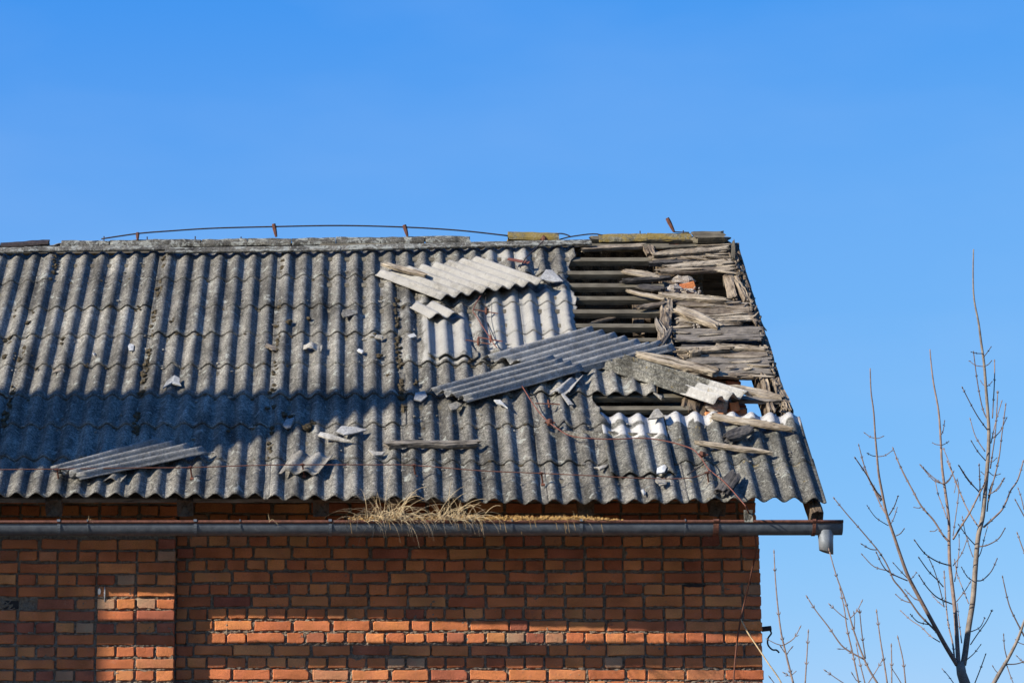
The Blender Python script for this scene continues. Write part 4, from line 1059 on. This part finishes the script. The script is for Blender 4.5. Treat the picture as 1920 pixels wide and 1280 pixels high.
def tr(par, pts, w0, w1, conv=a4, m='bark', dY=0.0, Y=TY): branch(par, pts, w0, w1, Y, conv, M[m], dY=dY)
T1 = empty('bare_tree', (hy(1806, 1280, TY).x, TY, 0), label='tall bare young tree with forked upright stems, nearest the right side', category='tree')
base = [Vector((hy(1806, 1280, TY).x + .05, TY, -.1)), Vector((hy(1806, 1280, TY).x + .03, TY, 1.2)), hy(1811, 1285, TY), hy(1803, 1262, TY), hy(1800, 1240, TY)]
sc = (TY - CAM.y) / FOC
wobj('trunk', *tube(smoothline(base), [.055] * 5 + [.048] * 5 + [.042] * 4 + [11 * sc, 10 * sc, 10 * sc], 10) if False else tube(base, [.07, .058, 10.5 * sc, 9.0 * sc, 8.2 * sc], 12), M['trunk'], T1, smooth=True)
branch(T1, [(1806, 1246)] + [a4(p) for p in ((1310, 1110), (1330, 960), (1355, 800), (1370, 600), (1385, 440), (1410, 330), (1425, 180), (1440, 0))] + [a5(p) for p in ((958, 960), (955, 880), (945, 750), (935, 620), (920, 510), (908, 420), (887, 310), (882, 200), (884, 70))], 12, 2.2, TY, None, M['trunk'], 'stem', buds=False)
branch(T1, [(1797, 1244)] + [a4(p) for p in ((1265, 1060), (1255, 900), (1240, 760), (1222, 600), (1218, 480), (1215, 330))] + [a5(p) for p in ((735, 1130), (728, 1010), (717, 850), (692, 710), (680, 610), (675, 550))], 9, 2, TY, None, M['bark'], 'stem', dY=.3, buds=False)
branch(T1, [(1795, 1246)] + [a4(p) for p in ((1200, 1070), (1150, 980), (1090, 870), (1020, 740), (980, 660), (940, 550), (900, 430), (860, 310), (835, 190), (815, 80))] + [a5(p) for p in ((420, 1050), (412, 960), (405, 850), (392, 750), (388, 640))], 9, 2, TY, None, M['bark'], 'stem', dY=-.6, buds=False)
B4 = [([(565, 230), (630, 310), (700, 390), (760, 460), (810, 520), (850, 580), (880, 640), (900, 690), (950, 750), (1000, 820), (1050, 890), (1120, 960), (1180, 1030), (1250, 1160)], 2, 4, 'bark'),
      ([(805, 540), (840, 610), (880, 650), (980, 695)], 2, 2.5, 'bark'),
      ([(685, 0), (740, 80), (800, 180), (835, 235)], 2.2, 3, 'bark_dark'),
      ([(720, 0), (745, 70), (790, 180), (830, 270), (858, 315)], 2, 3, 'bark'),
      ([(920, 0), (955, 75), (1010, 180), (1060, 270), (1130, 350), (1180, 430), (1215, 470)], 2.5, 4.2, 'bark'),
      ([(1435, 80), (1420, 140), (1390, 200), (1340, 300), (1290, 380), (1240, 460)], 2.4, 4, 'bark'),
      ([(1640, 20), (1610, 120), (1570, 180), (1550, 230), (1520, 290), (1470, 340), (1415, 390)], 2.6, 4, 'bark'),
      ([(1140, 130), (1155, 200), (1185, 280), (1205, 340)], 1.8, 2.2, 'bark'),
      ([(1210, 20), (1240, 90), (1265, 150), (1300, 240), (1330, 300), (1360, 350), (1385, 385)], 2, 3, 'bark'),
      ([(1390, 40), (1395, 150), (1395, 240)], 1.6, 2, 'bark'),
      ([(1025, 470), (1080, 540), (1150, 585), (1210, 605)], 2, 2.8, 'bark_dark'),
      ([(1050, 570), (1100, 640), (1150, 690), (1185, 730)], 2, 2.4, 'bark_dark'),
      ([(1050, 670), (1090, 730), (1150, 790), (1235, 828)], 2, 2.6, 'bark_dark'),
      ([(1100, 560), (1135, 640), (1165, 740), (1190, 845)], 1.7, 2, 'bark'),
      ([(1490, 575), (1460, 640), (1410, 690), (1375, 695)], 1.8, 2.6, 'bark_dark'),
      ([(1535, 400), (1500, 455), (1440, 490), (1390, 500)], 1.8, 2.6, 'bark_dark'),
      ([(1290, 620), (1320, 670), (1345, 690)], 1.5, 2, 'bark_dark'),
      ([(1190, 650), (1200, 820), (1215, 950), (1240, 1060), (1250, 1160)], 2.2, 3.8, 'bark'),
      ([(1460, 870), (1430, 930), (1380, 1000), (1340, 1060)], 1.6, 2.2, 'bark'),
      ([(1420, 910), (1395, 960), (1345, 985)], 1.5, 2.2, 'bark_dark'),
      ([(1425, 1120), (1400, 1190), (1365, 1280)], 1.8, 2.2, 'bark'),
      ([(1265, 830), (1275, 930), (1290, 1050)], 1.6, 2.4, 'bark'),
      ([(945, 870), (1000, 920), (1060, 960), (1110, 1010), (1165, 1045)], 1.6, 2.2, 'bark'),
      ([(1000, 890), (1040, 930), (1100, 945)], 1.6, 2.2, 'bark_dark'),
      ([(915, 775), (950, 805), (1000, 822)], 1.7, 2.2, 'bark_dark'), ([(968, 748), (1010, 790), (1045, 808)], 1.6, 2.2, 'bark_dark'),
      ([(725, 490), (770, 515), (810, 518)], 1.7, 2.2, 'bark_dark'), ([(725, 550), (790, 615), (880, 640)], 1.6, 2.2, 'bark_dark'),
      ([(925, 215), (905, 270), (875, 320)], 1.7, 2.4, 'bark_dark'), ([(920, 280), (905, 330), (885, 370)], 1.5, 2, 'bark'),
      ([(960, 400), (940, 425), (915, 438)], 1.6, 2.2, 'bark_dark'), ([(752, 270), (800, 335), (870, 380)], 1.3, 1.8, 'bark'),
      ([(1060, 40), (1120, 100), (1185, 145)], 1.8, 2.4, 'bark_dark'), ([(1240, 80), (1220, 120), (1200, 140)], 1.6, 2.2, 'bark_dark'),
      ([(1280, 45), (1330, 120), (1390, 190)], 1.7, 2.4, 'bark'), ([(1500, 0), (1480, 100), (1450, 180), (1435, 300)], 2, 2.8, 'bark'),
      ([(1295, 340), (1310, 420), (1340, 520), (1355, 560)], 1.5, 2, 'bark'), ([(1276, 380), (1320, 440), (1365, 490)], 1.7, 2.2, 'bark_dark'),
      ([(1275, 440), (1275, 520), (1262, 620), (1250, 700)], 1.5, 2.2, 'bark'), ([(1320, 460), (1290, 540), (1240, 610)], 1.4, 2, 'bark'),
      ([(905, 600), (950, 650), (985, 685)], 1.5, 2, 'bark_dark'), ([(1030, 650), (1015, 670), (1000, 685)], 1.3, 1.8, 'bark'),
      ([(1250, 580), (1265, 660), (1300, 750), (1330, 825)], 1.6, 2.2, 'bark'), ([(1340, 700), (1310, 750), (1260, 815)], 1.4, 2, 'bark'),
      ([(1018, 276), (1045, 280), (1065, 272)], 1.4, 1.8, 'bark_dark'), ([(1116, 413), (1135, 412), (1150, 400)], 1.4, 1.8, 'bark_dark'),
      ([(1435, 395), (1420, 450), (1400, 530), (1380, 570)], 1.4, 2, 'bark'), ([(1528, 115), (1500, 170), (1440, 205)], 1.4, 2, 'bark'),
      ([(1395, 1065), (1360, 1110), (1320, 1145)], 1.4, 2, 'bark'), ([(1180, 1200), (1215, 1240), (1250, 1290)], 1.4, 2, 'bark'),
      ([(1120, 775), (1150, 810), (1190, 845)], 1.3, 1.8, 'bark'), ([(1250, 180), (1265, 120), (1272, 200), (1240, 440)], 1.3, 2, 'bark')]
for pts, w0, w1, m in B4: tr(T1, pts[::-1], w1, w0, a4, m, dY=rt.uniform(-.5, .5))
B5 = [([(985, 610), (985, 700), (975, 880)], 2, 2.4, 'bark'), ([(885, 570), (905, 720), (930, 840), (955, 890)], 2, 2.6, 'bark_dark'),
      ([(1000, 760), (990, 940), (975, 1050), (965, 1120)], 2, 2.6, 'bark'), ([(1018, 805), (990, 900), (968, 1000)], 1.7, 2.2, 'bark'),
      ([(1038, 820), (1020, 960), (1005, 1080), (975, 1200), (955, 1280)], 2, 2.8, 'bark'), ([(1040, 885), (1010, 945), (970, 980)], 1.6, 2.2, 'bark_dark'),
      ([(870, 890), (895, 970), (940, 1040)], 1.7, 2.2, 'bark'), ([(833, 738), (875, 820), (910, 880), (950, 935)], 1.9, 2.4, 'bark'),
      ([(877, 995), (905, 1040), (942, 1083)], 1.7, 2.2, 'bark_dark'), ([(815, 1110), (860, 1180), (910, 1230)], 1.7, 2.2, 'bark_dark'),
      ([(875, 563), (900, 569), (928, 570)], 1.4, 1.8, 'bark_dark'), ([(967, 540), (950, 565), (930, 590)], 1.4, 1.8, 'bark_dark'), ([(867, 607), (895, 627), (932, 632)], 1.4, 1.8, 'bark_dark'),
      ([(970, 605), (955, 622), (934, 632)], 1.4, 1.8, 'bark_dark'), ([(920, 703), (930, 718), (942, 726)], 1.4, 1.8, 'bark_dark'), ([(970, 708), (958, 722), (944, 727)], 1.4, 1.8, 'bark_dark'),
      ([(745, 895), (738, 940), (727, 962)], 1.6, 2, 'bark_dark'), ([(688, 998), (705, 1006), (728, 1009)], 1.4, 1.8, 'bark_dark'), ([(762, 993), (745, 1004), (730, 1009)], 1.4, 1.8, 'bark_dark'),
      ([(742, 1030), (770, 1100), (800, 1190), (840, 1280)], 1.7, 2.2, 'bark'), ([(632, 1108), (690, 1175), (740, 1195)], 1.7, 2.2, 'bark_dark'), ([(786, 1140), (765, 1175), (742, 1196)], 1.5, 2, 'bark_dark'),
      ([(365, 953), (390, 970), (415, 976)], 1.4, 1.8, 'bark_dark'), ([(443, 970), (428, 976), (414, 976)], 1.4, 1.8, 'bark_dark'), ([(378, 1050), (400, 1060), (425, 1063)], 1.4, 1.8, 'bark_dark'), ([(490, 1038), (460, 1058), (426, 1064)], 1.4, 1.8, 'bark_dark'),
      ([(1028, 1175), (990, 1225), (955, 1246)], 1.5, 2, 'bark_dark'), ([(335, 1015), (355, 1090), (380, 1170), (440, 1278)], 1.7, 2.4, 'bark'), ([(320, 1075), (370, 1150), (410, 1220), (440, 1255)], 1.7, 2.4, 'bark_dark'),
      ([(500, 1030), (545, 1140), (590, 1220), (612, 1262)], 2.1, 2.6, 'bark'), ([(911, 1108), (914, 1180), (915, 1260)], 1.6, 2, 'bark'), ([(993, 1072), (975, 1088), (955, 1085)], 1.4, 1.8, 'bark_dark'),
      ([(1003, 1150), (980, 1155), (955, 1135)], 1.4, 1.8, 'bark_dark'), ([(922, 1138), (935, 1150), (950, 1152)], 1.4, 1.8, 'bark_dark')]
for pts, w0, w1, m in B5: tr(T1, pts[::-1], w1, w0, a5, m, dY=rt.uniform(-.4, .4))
# tree at the right edge
Y2 = 6.5
T2 = empty('bare_tree', (hy(1840, 1300, Y2).x - .1, Y2, 0), label='bare tree mostly beyond the frame, one thick bough entering at the lower right edge', category='tree')
b0 = hy(1858, 1290, Y2); tp_ = Vector((b0.x - .15, Y2, 0))
wobj('trunk', *tube([tp_, tp_.lerp(b0, .5) + Vector((-.1, 0, 0)), b0, hy(1873, 1262, Y2)], [.07, .055, .022, .017], 10), M['trunk'], T2, smooth=True)
for pts, w0, w1, m in (([(1490, 1250), (1510, 1215), (1560, 1130), (1610, 1030), (1646, 930), (1690, 820), (1720, 700)], 8, 3, 'trunk'),
      ([(1650, 1015), (1600, 920), (1560, 830), (1525, 680)], 3.5, 2, 'bark_dark'), ([(1700, 640), (1650, 540), (1610, 430)], 3, 2, 'bark'), ([(1700, 420), (1646, 325), (1600, 240)], 3, 2, 'bark_dark'),
      ([(1550, 1140), (1535, 1080), (1530, 1010)], 2.4, 1.6, 'bark_dark'), ([(1548, 1172), (1600, 1170), (1646, 1155), (1700, 1120)], 2.4, 1.8, 'bark_dark'), ([(1545, 1170), (1565, 1230), (1588, 1290)], 2.2, 1.6, 'bark'),
      ([(1646, 290), (1630, 220), (1615, 175)], 2.2, 1.6, 'bark'), ([(1660, 1175), (1630, 1150), (1610, 1130)], 1.8, 1.4, 'bark'), ([(1500, 1222), (1485, 1210), (1472, 1190)], 1.8, 1.4, 'bark_dark'), ([(1650, 1060), (1620, 1050), (1605, 1038)], 1.8, 1.4, 'bark')):
    tr(T2, pts, w0, w1, a4, m, Y=Y2)
# shrub between the wall and the tree
Y3 = -1.2
T3 = empty('bare_shrub', (hy(1600, 1290, Y3).x, Y3, 0), label='bare many stemmed shrub of thin budded shoots between the wall and the tall tree', category='shrub')
gx = hy(1600, 1290, Y3).x
SH = [([(218, 540), (225, 680), (240, 850), (260, 1000), (290, 1130), (330, 1290)], 2, 4.4, 'bark'), ([(362, 970), (330, 1025), (275, 1062)], 1.6, 2.2, 'bark'), ([(190, 1035), (230, 1055), (268, 1065)], 1.4, 2, 'bark'),
      ([(262, 1080), (275, 1100), (290, 1115)], 1.6, 2.4, 'bark_dark'), ([(312, 1085), (300, 1100), (292, 1115)], 1.5, 2, 'bark_dark'), ([(413, 995), (405, 1130), (395, 1290)], 2, 3, 'bark'),
      ([(412, 797), (460, 870), (530, 960), (600, 1060), (660, 1105), (730, 1142)], 2, 3.4, 'bark'), ([(535, 530), (575, 670), (615, 780), (650, 900), (680, 1000), (720, 1110), (760, 1200), (815, 1290)], 2.2, 4.2, 'bark'),
      ([(597, 750), (620, 860), (635, 970), (665, 1100), (705, 1290)], 2, 3.4, 'bark'), ([(545, 840), (600, 890), (640, 915)], 1.6, 2, 'bark'), ([(715, 822), (690, 870), (650, 912)], 1.6, 2, 'bark'),
      ([(708, 880), (720, 1000), (740, 1140)], 2, 2.6, 'bark_dark'), ([(805, 880), (825, 1030), (845, 1150), (866, 1290)], 2.2, 3.4, 'bark'), ([(888, 1075), (890, 1180), (890, 1290)], 2, 2.8, 'bark'),
      ([(928, 1030), (955, 1150), (970, 1290)], 2, 3, 'bark'), ([(520, 1215), (570, 1250), (630, 1290)], 1.6, 2, 'bark'), ([(690, 1070), (705, 1150), (740, 1290)], 1.8, 2.6, 'bark'), ([(830, 1160), (800, 1210), (750, 1290)], 1.5, 2, 'bark'),
      ([(897, 1205), (920, 1240), (950, 1290)], 1.5, 2, 'bark_dark'), ([(200, 1255), (215, 1275), (230, 1300)], 1.6, 2, 'bark_dark'), ([(285, 1228), (310, 1238), (345, 1210)], 1.4, 1.6, 'bark'), ([(670, 1235), (690, 1265), (715, 1270)], 1.5, 2, 'bark_dark'),
      ([(675, 890), (678, 930), (672, 985)], 1.5, 2, 'bark_dark'), ([(600, 1085), (620, 1085), (635, 1075)], 1.4, 1.6, 'bark_dark')]
for pts, w0, w1, m in SH:
    P = [hy(*a4(p), Y3) for p in pts][::-1]
    if pts[-1][1] >= 1285:
        tr(T3, [a4(p) for p in pts[::-1]], w1, w0, None, m, Y=Y3)
        low = [Vector((gx + (P[0].x - gx) * .35, Y3, 0)), Vector((gx + (P[0].x - gx) * .7, Y3, P[0].z * .5)), P[0]]
        wobj('branch', *tube(smoothline(low), w1 / 2 * .0032 * 1.4, 6), M[m], T3, smooth=True)
    else: tr(T3, pts[::-1], w1, w0, a4, m, Y=Y3)
